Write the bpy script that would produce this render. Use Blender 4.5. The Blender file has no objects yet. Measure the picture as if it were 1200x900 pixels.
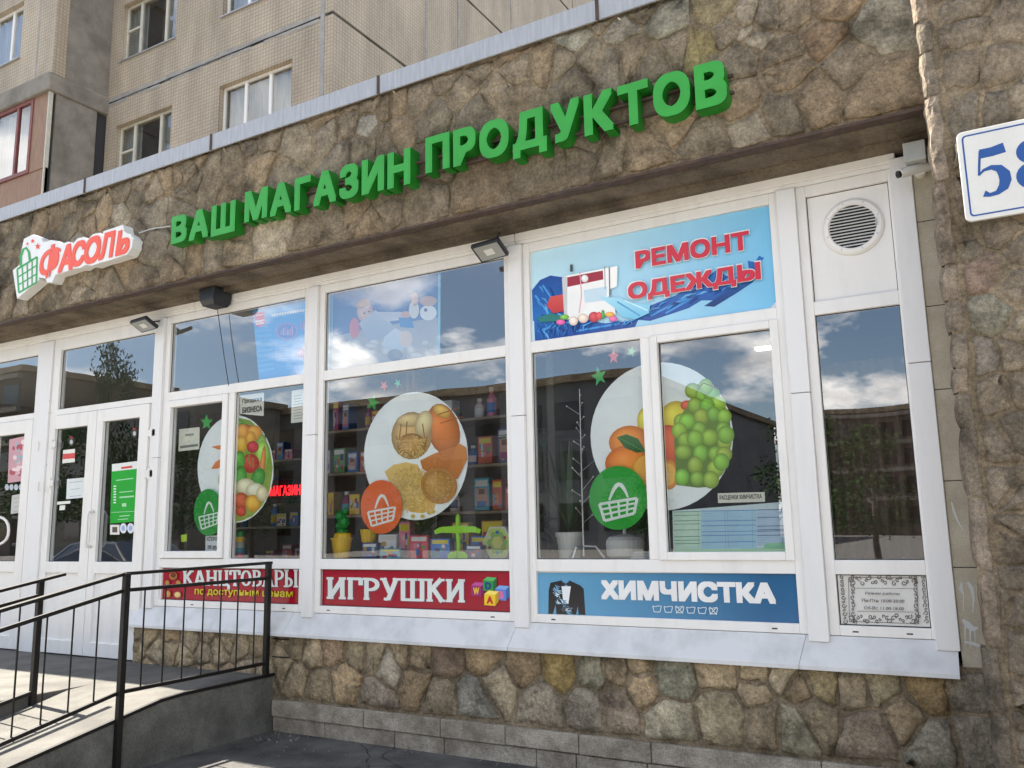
import bpy, math, random
from mathutils import Vector, Matrix
random.seed(11)
S = bpy.context.scene
COL = S.collection
R_ = math.radians

# ------------------------------------------------------------------ camera
F_PX, YAW, PITCH, ROLL = 994.9, R_(-29.697), R_(9.530), R_(-1.123)
CAM = Vector((0.0, -5.3, 1.6))
fw = Vector((math.sin(YAW)*math.cos(PITCH), math.cos(YAW)*math.cos(PITCH), math.sin(PITCH)))
rt = Vector((math.cos(YAW), -math.sin(YAW), 0)); up = rt.cross(fw)
CR = rt*math.cos(ROLL)+up*math.sin(ROLL); CU = -rt*math.sin(ROLL)+up*math.cos(ROLL)
cd = bpy.data.cameras.new('camera'); cam = bpy.data.objects.new('camera', cd); COL.objects.link(cam)
cd.sensor_width = 36; cd.lens = F_PX/1200*36; cd.clip_start = .05; cd.clip_end = 2000
m = Matrix((CR, CU, -fw)).transposed().to_4x4(); m.translation = CAM; cam.matrix_world = m
S.camera = cam

# ------------------------------------------------------------------ sky, sun, exposure
SUN = Vector((-.8, .065, 1.0)).normalized()
EL = math.asin(SUN.z); AZ = math.atan2(SUN.x, SUN.y)
W = bpy.data.worlds.new('World'); S.world = W; W.use_nodes = True
nt = W.node_tree; N = nt.nodes; L = nt.links; N.clear()
out = N.new('ShaderNodeOutputWorld'); bg = N.new('ShaderNodeBackground'); bg.inputs[1].default_value = .062
sky = N.new('ShaderNodeTexSky'); sky.sky_type = 'NISHITA'; sky.sun_disc = False
sky.sun_elevation = EL; sky.sun_rotation = AZ; sky.air_density = 1.0; sky.dust_density = .5; sky.ozone_density = 1.0
tc = N.new('ShaderNodeTexCoord'); sx = N.new('ShaderNodeSeparateXYZ'); L.new(tc.outputs['Generated'], sx.inputs[0])
def wm(op, a, b=None):
    n = N.new('ShaderNodeMath'); n.operation = op
    for i, v in enumerate((a, b)):
        if v is None: continue
        if isinstance(v, (int, float)): n.inputs[i].default_value = v
        else: L.new(v, n.inputs[i])
    return n.outputs[0]
zz = wm('ADD', wm('MAXIMUM', sx.outputs[2], 0.0), .32)
cx = N.new('ShaderNodeCombineXYZ'); L.new(wm('DIVIDE', sx.outputs[0], zz), cx.inputs[0]); L.new(wm('DIVIDE', sx.outputs[1], zz), cx.inputs[1])
cn = N.new('ShaderNodeTexNoise'); cn.inputs['Scale'].default_value = 2.6; cn.inputs['Detail'].default_value = 9; cn.inputs['Roughness'].default_value = .58
mo = N.new('ShaderNodeVectorMath'); mo.inputs[1].default_value = (2.6, 1.9, 0); L.new(cx.outputs[0], mo.inputs[0]); L.new(mo.outputs[0], cn.inputs['Vector'])
cr = N.new('ShaderNodeValToRGB'); cr.color_ramp.elements[0].position = .50; cr.color_ramp.elements[1].position = .60
L.new(cn.outputs[0], cr.inputs[0])
cn2 = N.new('ShaderNodeTexNoise'); cn2.inputs['Scale'].default_value = 4.5; cn2.inputs['Detail'].default_value = 6
L.new(cx.outputs[0], cn2.inputs['Vector'])
cc = N.new('ShaderNodeValToRGB'); cc.color_ramp.elements[0].position = .35; cc.color_ramp.elements[1].position = .65
cc.color_ramp.elements[0].color = (6.2, 6.3, 6.6, 1); cc.color_ramp.elements[1].color = (20, 19.2, 18, 1)
L.new(cn2.outputs[0], cc.inputs[0])
mx = N.new('ShaderNodeMix'); mx.data_type = 'RGBA'
L.new(cr.outputs[0], mx.inputs[0]); L.new(sky.outputs[0], mx.inputs[6]); L.new(cc.outputs[0], mx.inputs[7])
L.new(mx.outputs[2], bg.inputs[0]); L.new(bg.outputs[0], out.inputs[0])
sd = bpy.data.lights.new('sun', 'SUN'); sd.energy = 5.0; sd.angle = R_(.55); sd.color = (1, .93, .81)
so = bpy.data.objects.new('sun', sd); COL.objects.link(so); so.rotation_euler = SUN.to_track_quat('Z', 'Y').to_euler(); so.location = (-20, 3, 30)
S.view_settings.view_transform = 'Standard'; S.view_settings.look = 'None'; S.view_settings.gamma = 1
S.view_settings.use_curve_mapping = False; S.view_settings.exposure = 1.98

# ------------------------------------------------------------------ helpers
def ray(px, py): return fw + CR*((px-600)/F_PX) - CU*((py-450)/F_PX)
def at(px, py, y=0.0): d = ray(px, py); return CAM + d*((y-CAM.y)/d.y)
def atx(px, py, x): d = ray(px, py); return CAM + d*((x-CAM.x)/d.x)
def atz(px, py, z): d = ray(px, py); return CAM + d*((z-CAM.z)/d.z)
def lin(c):
    if isinstance(c, str): c = tuple(int(c[i:i+2], 16)/255 for i in (0, 2, 4))
    return tuple(v/12.92 if v <= .04045 else ((v+.055)/1.055)**2.4 for v in c[:3])
def rgb(r, g, b): return lin((r/255, g/255, b/255))

MATS = {}
def mat(name, col, col2=None, rough=.6, nscale=8, bump=0, bscale=60, metal=0, spec=.5, detail=6, ramp=(.35, .65), fine=0, finescale=180, objcol=False, coat=0, attr=False, stretch=None, emit=0):
    M = bpy.data.materials.new(name); M.use_nodes = True; t = M.node_tree; b = t.nodes['Principled BSDF']; k = t.links
    b.inputs['Roughness'].default_value = rough; b.inputs['Metallic'].default_value = metal; b.inputs['Specular IOR Level'].default_value = spec
    b.inputs['Coat Weight'].default_value = coat
    tcn = t.nodes.new('ShaderNodeTexCoord'); src = tcn.outputs['Object']
    if objcol or attr or True:
        g = t.nodes.new('ShaderNodeNewGeometry'); src = g.outputs['Position']
    if stretch:
        mp = t.nodes.new('ShaderNodeMapping'); mp.inputs['Scale'].default_value = stretch; k.new(src, mp.inputs[0]); src2 = mp.outputs[0]
    else: src2 = src
    cur = None
    if attr:
        a = t.nodes.new('ShaderNodeVertexColor'); a.layer_name = 'Col'; cur = a.outputs[0]
    elif objcol:
        a = t.nodes.new('ShaderNodeObjectInfo'); cur = a.outputs['Color']
    def mul(c_in, fac_socket, lo, hi):
        mr = t.nodes.new('ShaderNodeMapRange'); mr.inputs[1].default_value = .3; mr.inputs[2].default_value = .7
        mr.inputs[3].default_value = lo; mr.inputs[4].default_value = hi; k.new(fac_socket, mr.inputs[0])
        vm = t.nodes.new('ShaderNodeVectorMath'); vm.operation = 'SCALE'; k.new(c_in, vm.inputs[0]); k.new(mr.outputs[0], vm.inputs[3]); return vm.outputs[0]
    if col2 is not None:
        n = t.nodes.new('ShaderNodeTexNoise'); n.inputs['Scale'].default_value = nscale; n.inputs['Detail'].default_value = detail; n.inputs['Roughness'].default_value = .6
        k.new(src2, n.inputs['Vector'])
        if cur is None:
            r = t.nodes.new('ShaderNodeValToRGB'); r.color_ramp.elements[0].position = ramp[0]; r.color_ramp.elements[1].position = ramp[1]
            r.color_ramp.elements[0].color = (*col, 1); r.color_ramp.elements[1].color = (*col2, 1); k.new(n.outputs[0], r.inputs[0]); cur = r.outputs[0]
        else: cur = mul(cur, n.outputs[0], col[0], col2[0])
    if fine:
        n = t.nodes.new('ShaderNodeTexNoise'); n.inputs['Scale'].default_value = finescale; n.inputs['Detail'].default_value = 3; k.new(src, n.inputs['Vector'])
        if cur is None:
            rr = t.nodes.new('ShaderNodeRGB'); rr.outputs[0].default_value = (*col, 1); cur = rr.outputs[0]
        cur = mul(cur, n.outputs[0], 1-fine, 1+fine)
    if cur is None: b.inputs['Base Color'].default_value = (*col, 1)
    else: k.new(cur, b.inputs['Base Color'])
    if bump:
        n = t.nodes.new('ShaderNodeTexNoise'); n.inputs['Scale'].default_value = bscale; n.inputs['Detail'].default_value = 7; n.inputs['Roughness'].default_value = .65; k.new(src2, n.inputs['Vector'])
        bp = t.nodes.new('ShaderNodeBump'); bp.inputs['Strength'].default_value = 1; bp.inputs['Distance'].default_value = bump; k.new(n.outputs[0], bp.inputs['Height']); k.new(bp.outputs[0], b.inputs['Normal'])
    if emit:
        b.inputs['Emission Color'].default_value = (*col, 1); b.inputs['Emission Strength'].default_value = emit
    MATS[name] = M; return M

WL = {}
def tag(o, label=None, cat=None, group=None, kind=None):
    if label: o['label'] = label
    if cat: o['category'] = cat
    if group: o['group'] = group
    if kind: o['kind'] = kind
    return o
def thing(name, loc, label, cat, group=None):
    o = bpy.data.objects.new(name, None); COL.objects.link(o); o.location = loc; o.empty_display_size = .1
    WL[o] = Vector(loc); return tag(o, label, cat, group)
class MB:
    def __init__(s): s.v = []; s.f = []; s.c = []; s.col = (1, 1, 1)
    def add(s, vs, fs, cols=None):
        n = len(s.v); s.v += [tuple(v) for v in vs]; s.f += [tuple(i+n for i in f) for f in fs]
        s.c += cols if cols else [s.col]*len(vs); return s
    def box(s, x0, x1, y0, y1, z0, z1):
        return s.add([(x0,y0,z0),(x1,y0,z0),(x1,y1,z0),(x0,y1,z0),(x0,y0,z1),(x1,y0,z1),(x1,y1,z1),(x0,y1,z1)],
                     [(0,3,2,1),(4,5,6,7),(0,1,5,4),(1,2,6,5),(2,3,7,6),(3,0,4,7)])
    def obox(s, c, ax, ay, az, hx, hy, hz):
        c = Vector(c); vs = []
        for dz in (-1, 1):
            for dx, dy in ((-1,-1),(1,-1),(1,1),(-1,1)): vs.append(c+ax*hx*dx+ay*hy*dy+az*hz*dz)
        return s.add(vs, [(0,3,2,1),(4,5,6,7),(0,1,5,4),(1,2,6,5),(2,3,7,6),(3,0,4,7)])
    def bar(s, p, q, w, h):
        p, q = Vector(p), Vector(q); d = (q-p); l = d.length; d.normalize()
        a = d.cross(Vector((0,0,1)));
        if a.length < 1e-4: a = Vector((1,0,0))
        a.normalize(); b = a.cross(d)
        return s.obox((p+q)/2, a, d, b, w/2, l/2, h/2)
    def tube(s, pts, rad, n=8, caps=True):
        pts = [Vector(p) for p in pts]; rad = rad if isinstance(rad, (list, tuple)) else [rad]*len(pts)
        vs, fs = [], []; prev = None
        for i, p in enumerate(pts):
            d = (pts[min(i+1, len(pts)-1)]-pts[max(i-1, 0)]).normalized()
            a = d.cross(Vector((0, 0, 1))) if prev is None else prev - d*prev.dot(d)
            if a.length < 1e-3: a = d.cross(Vector((1, 0, 0)))
            a.normalize(); prev = a; b = d.cross(a)
            for j in range(n):
                t = 2*math.pi*j/n; vs.append(p+(a*math.cos(t)+b*math.sin(t))*rad[i])
        for i in range(len(pts)-1):
            for j in range(n): fs.append((i*n+j, i*n+(j+1) % n, (i+1)*n+(j+1) % n, (i+1)*n+j))
        if caps: fs += [tuple(range(n-1, -1, -1)), tuple(range((len(pts)-1)*n, len(pts)*n))]
        return s.add(vs, fs)
    def lathe(s, c, prof, n=16, axis='z'):
        vs, fs = [], []
        for r, h in prof:
            for j in range(n):
                t = 2*math.pi*j/n; a, b = r*math.cos(t), r*math.sin(t)
                vs.append((c[0]+a, c[1]+b, c[2]+h) if axis == 'z' else (c[0]+a, c[1]+h, c[2]+b) if axis == 'y' else (c[0]+h, c[1]+a, c[2]+b))
        for i in range(len(prof)-1):
            for j in range(n): fs.append((i*n+j, i*n+(j+1) % n, (i+1)*n+(j+1) % n, (i+1)*n+j))
        fs += [tuple(range(n-1, -1, -1)), tuple(range((len(prof)-1)*n, len(prof)*n))]
        return s.add(vs, fs)
    def prism(s, pts, y0, y1):      # pts (x,z)
        n = len(pts); ar = sum(pts[i][0]*pts[(i+1) % n][1]-pts[(i+1) % n][0]*pts[i][1] for i in range(n))
        if ar < 0: pts = pts[::-1]
        vs = [(x, y0, z) for x, z in pts]+[(x, y1, z) for x, z in pts]
        return s.add(vs, [tuple(range(n)), tuple(range(2*n-1, n-1, -1))]+[(i, i+n, (i+1) % n+n, (i+1) % n) for i in range(n)])
    def build(s, name, M, parent=None, smooth=False, bevel=0, kind=None, loc=None):
        off = WL[parent] if parent is not None else Vector(loc or (0, 0, 0))
        me = bpy.data.meshes.new(name); me.from_pydata([tuple(Vector(v)-off) for v in s.v], [], s.f); me.update()
        if any(c != (1, 1, 1) for c in s.c):
            ca = me.color_attributes.new('Col', 'FLOAT_COLOR', 'POINT')
            for i, c in enumerate(s.c): ca.data[i].color = (*c, 1)
        o = bpy.data.objects.new(name, me); COL.objects.link(o); me.materials.append(M if not isinstance(M, str) else MATS[M])
        if parent is not None: o.parent = parent
        else: o.location = off
        WL[o] = off
        if smooth:
            for p in me.polygons: p.use_smooth = True
        if bevel:
            b = o.modifiers.new('bevel', 'BEVEL'); b.width = bevel; b.segments = 2; b.limit_method = 'ANGLE'; b.harden_normals = False
        if kind: o['kind'] = kind
        return o
def dup(root, loc, label=None, group=None, rz=None, sc=None, parent=None):
    r = root.copy(); COL.objects.link(r); r.location = loc
    if rz is not None: r.rotation_euler = (0, 0, rz)
    if sc is not None: r.scale = sc
    if label: r['label'] = label
    if group: r['group'] = group
    if parent is not None: r.parent = parent
    for ch in list(root.children): dup(ch, ch.location, parent=r)
    return r

# ---- lettering: outline letters filled to flat or thick meshes, normalised to [0,1] x [0,1]
GL = {}
def glyph(txt, off=0.0, depth=0.0, shear=0.0, space=1.0, res=4):
    key = (txt, off, depth, shear, space)
    if key in GL: return GL[key]
    c = bpy.data.curves.new('lettering', 'FONT'); c.body = txt; c.size = 1; c.offset = 0; c.extrude = depth; c.shear = shear; c.space_character = space
    c.resolution_u = res; c.fill_mode = 'BOTH'
    o = bpy.data.objects.new('lettering', c); COL.objects.link(o); bpy.context.view_layer.update()
    dg = bpy.context.evaluated_depsgraph_get(); me = bpy.data.meshes.new_from_object(o.evaluated_get(dg))
    v = [tuple(p.co) for p in me.vertices]; f = [tuple(p.vertices) for p in me.polygons]
    bpy.data.objects.remove(o); bpy.data.curves.remove(c); bpy.data.meshes.remove(me)
    # outlines that overlap themselves are filled twice: lift the second fill a hair above the first
    flat = [i for i, q in enumerate(f) if all(abs(v[k][2]-v[q[0]][2]) < 1e-6 for k in q) and len(q) == 3]; lay = {}
    def inn(pt, t):
        a, b, c_ = (v[k] for k in t); d1 = (pt[0]-b[0])*(a[1]-b[1])-(a[0]-b[0])*(pt[1]-b[1]); d2 = (pt[0]-c_[0])*(b[1]-c_[1])-(b[0]-c_[0])*(pt[1]-c_[1]); d3 = (pt[0]-a[0])*(c_[1]-a[1])-(c_[0]-a[0])*(pt[1]-a[1])
        return (d1 > 1e-7 and d2 > 1e-7 and d3 > 1e-7) or (d1 < -1e-7 and d2 < -1e-7 and d3 < -1e-7)
    def smp(t):
        P_ = [v[k] for k in t]; r = []
        for w_ in ((1/3, 1/3, 1/3), (.8, .1, .1), (.1, .8, .1), (.1, .1, .8), (.45, .45, .1), (.1, .45, .45), (.45, .1, .45)): r.append((sum(w_[k]*P_[k][0] for k in range(3)), sum(w_[k]*P_[k][1] for k in range(3))))
        return r
    sm = {i: smp(f[i]) for i in flat}; bb = {i: (min(v[k][0] for k in f[i]), max(v[k][0] for k in f[i]), min(v[k][1] for k in f[i]), max(v[k][1] for k in f[i])) for i in flat}
    for n_, i in enumerate(flat):
        l_ = 0
        for j in flat[:n_]:
            if bb[i][0] >= bb[j][1] or bb[j][0] >= bb[i][1] or bb[i][2] >= bb[j][3] or bb[j][2] >= bb[i][3] or abs(v[f[i][0]][2]-v[f[j][0]][2]) > 1e-6: continue
            if any(inn(q, f[j]) for q in sm[i]) or any(inn(q, f[i]) for q in sm[j]): l_ = max(l_, lay.get(j, 0)+1)
        if l_: lay[i] = l_
    v = [(*p, 0) for p in v]
    for i, l_ in lay.items():
        n0 = len(v); v += [(*v[k][:3], l_) for k in f[i]]; f[i] = (n0, n0+1, n0+2)
    if off:
        v0, f0 = v, f; v, f = [], []
        for k, (dx, dy) in enumerate(((0, 0), (1, 1), (-1, 1), (1, -1), (-1, -1), (1, 0), (-1, 0), (0, 1), (0, -1))):
            e = off*(1-.015*k); n0 = len(v); v += [(p[0]+dx*e, p[1]+dy*e, p[2]*(1-.002*k), k*3+p[3]) for p in v0]; f += [tuple(i+n0 for i in q) for q in f0]
    x0 = min(p[0] for p in v); x1 = max(p[0] for p in v); y0 = min(p[1] for p in v); y1 = max(p[1] for p in v)
    v = [((p[0]-x0)/(x1-x0), (p[1]-y0)/(y1-y0), p[2], p[3]) for p in v]
    GL[key] = (v, f); return GL[key]
def letter(mb, txt, x0, x1, z0, z1, y, off=.02, thick=0, shear=0.0, space=1.0, slope=0.0):
    v, f = glyph(txt, off, .1 if thick else 0, shear, space)
    vs = []
    for a, b, c, k_ in v:
        vs.append((x0+(x1-x0)*a, y - k_*.00008 - (c/.1)*thick/2 - thick/2, z0+(z1-z0)*b+slope*a))
    mb.add(vs, f); return mb
class Print:
    """flat print on the plane y; shapes are given as photo pixels and fall on the plane where they are seen"""
    def __init__(s, y, step=.00012): s.y = y; s.step = step; s.mb = MB()
    def _next(s): s.y -= s.step; return s.y
    def poly(s, pts, c, c2=None):
        y = s._next(); vs = [at(p[0], p[1], y) for p in pts]; cols = [c]*len(vs)
        ar = sum(vs[i].x*vs[(i+1) % len(vs)].z-vs[(i+1) % len(vs)].x*vs[i].z for i in range(len(vs)))
        idx = list(range(len(vs)))
        if c2:
            zs = [v.z for v in vs]; lo, hi = min(zs), max(zs)
            cols = [tuple(a+(b-a)*(v.z-lo)/(hi-lo+1e-9) for a, b in zip(c, c2)) for v in vs]
        s.mb.add(vs, [tuple(idx if ar > 0 else idx[::-1])], cols); return s
    def quad(s, x0, y0, x1, y1, c, c2=None): return s.poly([(x0,y0),(x1,y0),(x1,y1),(x0,y1)], c, c2)
    def ell(s, cx, cy, rx, ry, c, hi=None, rot=0, n=20, hx=-.3, hy=-.35):
        y = s._next(); ca, sa = math.cos(rot), math.sin(rot); vs = []; cols = []
        def P(u, v): return at(cx+rx*u*ca-ry*v*sa, cy+rx*u*sa+ry*v*ca, y)
        if hi is None:
            vs = [P(math.cos(2*math.pi*i/n), math.sin(2*math.pi*i/n)) for i in range(n)]
            s.mb.add(vs, [tuple(range(n-1, -1, -1))], [c]*n)
        else:
            vs = [P(hx, hy)]; cols = [hi]
            for q in (.55, 1):
                for i in range(n):
                    vs.append(P(hx*(1-q)+q*math.cos(2*math.pi*i/n), hy*(1-q)+q*math.sin(2*math.pi*i/n)))
                    cols.append(tuple(a*.6+b*.4 for a, b in zip(c, hi)) if q < 1 else tuple(v*.72 for v in c))
            fs = [(0, 1+(i+1) % n, 1+i) for i in range(n)]+[(1+i, 1+(i+1) % n, 1+n+(i+1) % n, 1+n+i) for i in range(n)]
            s.mb.add(vs, fs, cols)
        return s
    def line(s, pts, w, c):
        for a, b in zip(pts[:-1], pts[1:]):
            d = math.hypot(b[0]-a[0], b[1]-a[1]) or 1; nx, ny = -(b[1]-a[1])/d*w/2, (b[0]-a[0])/d*w/2
            s.poly([(a[0]+nx, a[1]+ny), (b[0]+nx, b[1]+ny), (b[0]-nx, b[1]-ny), (a[0]-nx, a[1]-ny)], c)
        return s
    def vstroke(s, pts, ws, c):
        l, r = [], []
        for i, p in enumerate(pts):
            a = pts[max(i-1, 0)]; b = pts[min(i+1, len(pts)-1)]; d = math.hypot(b[0]-a[0], b[1]-a[1]) or 1
            nx, ny = -(b[1]-a[1])/d*ws[i]/2, (b[0]-a[0])/d*ws[i]/2
            l.append((p[0]+nx, p[1]+ny)); r.append((p[0]-nx, p[1]-ny))
        for i in range(len(pts)-1): s.poly([l[i], l[i+1], r[i+1], r[i]], c)
        return s
    def text(s, txt, x0, y0, x1, y1, c, off=.02, slope=None, **kw):
        """text between pixel columns x0..x1, rows y0 (top) .. y1 (bottom) taken at the left end; runs level in the world"""
        y = s._next(); a = at(x0, y1, y); b = at(x0, y0, y); e = at(x1, y1, y)
        k = len(s.mb.v); letter(s.mb, txt, a.x, e.x, a.z, b.z, y, off, **kw)
        s.mb.c[k:] = [c]*(len(s.mb.v)-k); s.y = min(v[1] for v in s.mb.v[k:])-.00005; return s
    def star(s, cx, cy, r, c, rot=0):
        y = s._next(); ps = []
        for i in range(10):
            q = r if i % 2 == 0 else r*.42; t = rot+math.pi*i/5-math.pi/2; ps.append(at(cx+q*math.cos(t)*.8, cy+q*math.sin(t), y))
        o = at(cx, cy, y); s.mb.add([o]+ps, [(0, 1+(i+1) % 10, 1+i) for i in range(10)], [c]*11); return s
    def build(s, name, parent, M='print'): return s.mb.build(name, M, parent)

def ring(mb, x0, x1, z0, z1, w, y0, y1):
    mb.box(x0, x0+w, y0, y1, z0, z1); mb.box(x1-w, x1, y0, y1, z0, z1)
    mb.box(x0+w, x1-w, y0, y1, z1-w, z1); mb.box(x0+w, x1-w, y0, y1, z0, z0+w); return mb

# ------------------------------------------------------------------ materials
mat('pvc', (.735, .715, .69), (.80, .78, .755), rough=.34, nscale=3.0, ramp=(.28, .5), detail=9, stretch=(3.5, 3.5, .8), bump=.0004, bscale=25)
mat('pvc_cover', (.71, .70, .69), (.76, .75, .745), rough=.38, nscale=2.6, ramp=(.28, .5), detail=9, stretch=(3, 3, .5), bump=.0005, bscale=20)
mat('sill_metal', (.50, .50, .50), (.64, .64, .64), rough=.42, nscale=5, ramp=(.3, .55), detail=9, bump=.0015, bscale=6)
mat('gasket', (.02, .02, .02), rough=.7)
def stone_mat(name, base=None, bump=1.0):
    M = bpy.data.materials.new(name); M.use_nodes = True; t = M.node_tree; k = t.links; b = t.nodes['Principled BSDF']; b.inputs['Roughness'].default_value = .92; b.inputs['Specular IOR Level'].default_value = .2
    g = t.nodes.new('ShaderNodeNewGeometry'); pos = g.outputs['Position']
    if base is None: o = t.nodes.new('ShaderNodeObjectInfo'); cur = o.outputs['Color']
    else: o = t.nodes.new('ShaderNodeRGB'); o.outputs[0].default_value = (*base, 1); cur = o.outputs[0]
    def noise(sc, det, ro=.6):
        n = t.nodes.new('ShaderNodeTexNoise'); n.inputs['Scale'].default_value = sc; n.inputs['Detail'].default_value = det; n.inputs['Roughness'].default_value = ro; k.new(pos, n.inputs['Vector']); return n.outputs[0]
    for sc, det, lo, hi, r0, r1 in ((1.3, 5, .62, 1.22, .35, .65), (9, 8, .66, 1.34, .32, .68), (48, 6, .70, 1.30, .34, .66), (170, 3, .78, 1.22, .35, .65), (3.4, 9, .52, 1.0, .36, .47)):
        mr = t.nodes.new('ShaderNodeMapRange'); mr.inputs[1].default_value = r0; mr.inputs[2].default_value = r1; mr.inputs[3].default_value = lo; mr.inputs[4].default_value = hi; k.new(noise(sc, det, .65), mr.inputs[0])
        vm = t.nodes.new('ShaderNodeVectorMath'); vm.operation = 'SCALE'; k.new(cur, vm.inputs[0]); k.new(mr.outputs[0], vm.inputs[3]); cur = vm.outputs[0]
    k.new(cur, b.inputs['Base Color'])
    vo = t.nodes.new('ShaderNodeTexVoronoi'); vo.inputs['Scale'].default_value = 19; vo.inputs['Randomness'].default_value = 1
    wn = t.nodes.new('ShaderNodeTexNoise'); wn.inputs['Scale'].default_value = 8; k.new(pos, wn.inputs['Vector']); ad = t.nodes.new('ShaderNodeVectorMath'); ad.operation = 'MULTIPLY_ADD'; ad.inputs[1].default_value = (.12,)*3; k.new(wn.outputs['Color'], ad.inputs[0]); k.new(pos, ad.inputs[2]); k.new(ad.outputs[0], vo.inputs['Vector'])
    m1 = t.nodes.new('ShaderNodeMath'); m1.operation = 'MULTIPLY_ADD'; m1.inputs[1].default_value = .45; k.new(vo.outputs['Distance'], m1.inputs[0]); k.new(noise(30, 10, .72), m1.inputs[2])
    bp = t.nodes.new('ShaderNodeBump'); bp.inputs['Distance'].default_value = .034*bump; k.new(m1.outputs[0], bp.inputs['Height']); k.new(bp.outputs[0], b.inputs['Normal']); MATS[name] = M
stone_mat('stone'); stone_mat('stone_edge', None, .5); stone_mat('mortar', (.255, .20, .135), .6)
mat('soffit', (.085, .068, .05), (.19, .155, .115), rough=.9, nscale=3.2, bump=.006, bscale=40, spec=.1, fine=.2, finescale=60)
mat('rust_steel', (.045, .03, .024), (.09, .055, .04), rough=.8, nscale=14)
mat('flashing', (.34, .345, .36), (.44, .445, .46), rough=.45, nscale=6, metal=.35, bump=.002, bscale=10, stretch=(6, 6, .6))
mat('slab', (.36, .315, .235), (.46, .41, .32), rough=.85, nscale=5, bump=.004, bscale=60, fine=.12)
mat('plinth', (.22, .185, .14), (.46, .405, .325), rough=.95, nscale=6, bump=.022, bscale=38, fine=.28, finescale=110, detail=10)
mat('asphalt', (.058, .055, .053), (.145, .137, .128), rough=.9, nscale=2.6, detail=11, bump=.012, bscale=160, fine=.35, finescale=260)
mat('concrete', (.085, .08, .072), (.14, .132, .118), rough=.9, nscale=3.5, bump=.004, bscale=90, fine=.15, finescale=150)
mat('concrete_wall', (.085, .082, .07), (.165, .158, .138), rough=.9, nscale=4, bump=.012, bscale=35, fine=.22, finescale=90, detail=10)
mat('black_steel', (.007, .0065, .006), (.014, .012, .011), spec=.3, rough=.45, nscale=30, bump=.0008, bscale=90)
mat('print', None, attr=True, rough=.45, spec=.3) if False else None
mat('print', (.94,)*3, (1.05,)*3, rough=.5, nscale=4, attr=True, spec=.3)
mat('banner', (.94,)*3, (1.05,)*3, rough=.16, nscale=3, attr=True, spec=.4)
mat('green_letter', rgb(44, 158, 50), rgb(38, 148, 44), rough=.4, nscale=5)
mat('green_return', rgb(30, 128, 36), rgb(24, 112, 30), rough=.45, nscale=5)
mat('sign_white', (.80, .80, .79), (.74, .74, .73), rough=.35, nscale=5)
mat('sign_red', rgb(236, 84, 56), rough=.4); mat('sign_green', rgb(70, 175, 95), rough=.4)
mat('plate_white', (.70, .69, .655), (.64, .63, .60), rough=.35, nscale=4, fine=.03)
mat('plate_blue', rgb(24, 76, 146), rough=.4)
mat('dark_plastic', (.012, .015, .02), (.018, .021, .027), rough=.42, nscale=9)
mat('grey_plastic', (.42, .43, .42), (.5, .51, .5), rough=.45, nscale=8)
mat('lamp_glass', (.32, .33, .31), rough=.12); mat('lens_black', (.01, .01, .012), rough=.08)
mat('vent_dark', (.012, .012, .012), rough=.8)
mat('interior_wall', (.10, .09, .08), (.14, .13, .115), rough=.9, nscale=2)
mat('interior_floor', (.16, .15, .14), (.22, .21, .2), rough=.4, nscale=3)
mat('ceiling', (.42, .42, .41), rough=.9)
mat('shelf_wood', (.24, .18, .12), (.32, .25, .17), rough=.55, nscale=6, stretch=(1, 8, 8))
mat('shelf_back', (.10, .075, .05), (.15, .11, .075), rough=.7, nscale=5)
mat('toy', (.55,)*3, (.9,)*3, rough=.35, nscale=25, attr=True)
mat('leaf', (.022, .05, .016), (.045, .085, .026), rough=.95, spec=.05, nscale=3)
mat('leaf_indoor', (.02, .055, .025), (.04, .09, .035), rough=.45, nscale=6)
mat('bark', (.07, .055, .042), (.12, .1, .08), rough=.95, nscale=6, bump=.02, bscale=12)
mat('white_pot', (.62, .61, .58), rough=.4)
mat('silver', (.55, .55, .55), rough=.3, metal=.8)
mat('curtain', (.22, .235, .225), (.38, .39, .37), rough=.9, nscale=9, stretch=(6, 6, .25))
mat('sheer', (.36, .37, .36), (.52, .53, .52), rough=.9, nscale=9, stretch=(7, 7, .2))
mat('room_dark', (.04, .04, .045), rough=.9)
mat('red_frame', (.17, .045, .035), (.22, .06, .045), rough=.5, nscale=8)
mat('red_boards', (.22, .125, .075), (.33, .19, .115), rough=.6, nscale=7, stretch=(8, 8, .6))
mat('concrete_grey', (.17, .155, .132), (.29, .265, .23), rough=.92, nscale=1.6, bump=.006, bscale=20, fine=.1, finescale=60)
mat('joint', (.27, .26, .25), (.37, .36, .345), rough=.9, nscale=5)
mat('joint_dark', (.025, .025, .025), (.2, .195, .18), rough=.9, nscale=1.3, ramp=(.45, .6))
mat('painted_wood', (.52, .50, .43), (.60, .58, .5), rough=.6, nscale=6)
mat('block_grey', (.12, .12, .125), (.17, .17, .17), rough=.85, nscale=.6)
mat('block_brown', (.10, .075, .055), (.14, .105, .078), rough=.85, nscale=.5)
mat('block_pale', (.17, .15, .125), (.22, .2, .17), rough=.85, nscale=.5)
mat('car_paint', (.015, .017, .02), rough=.2, coat=.8); mat('tyre', (.015, .015, .015), rough=.85)
mat('tube_light', (1, .97, .9), emit=1.6)
mat('led_red', (1, .012, .02), emit=.9)
mat('crate_white', (.7, .7, .68), rough=.5)
mat('kerb_stone', (.3, .29, .28), (.38, .37, .36), rough=.9, nscale=4, bump=.004)
mat('graffiti', (.78, .78, .80), rough=.5)
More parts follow.
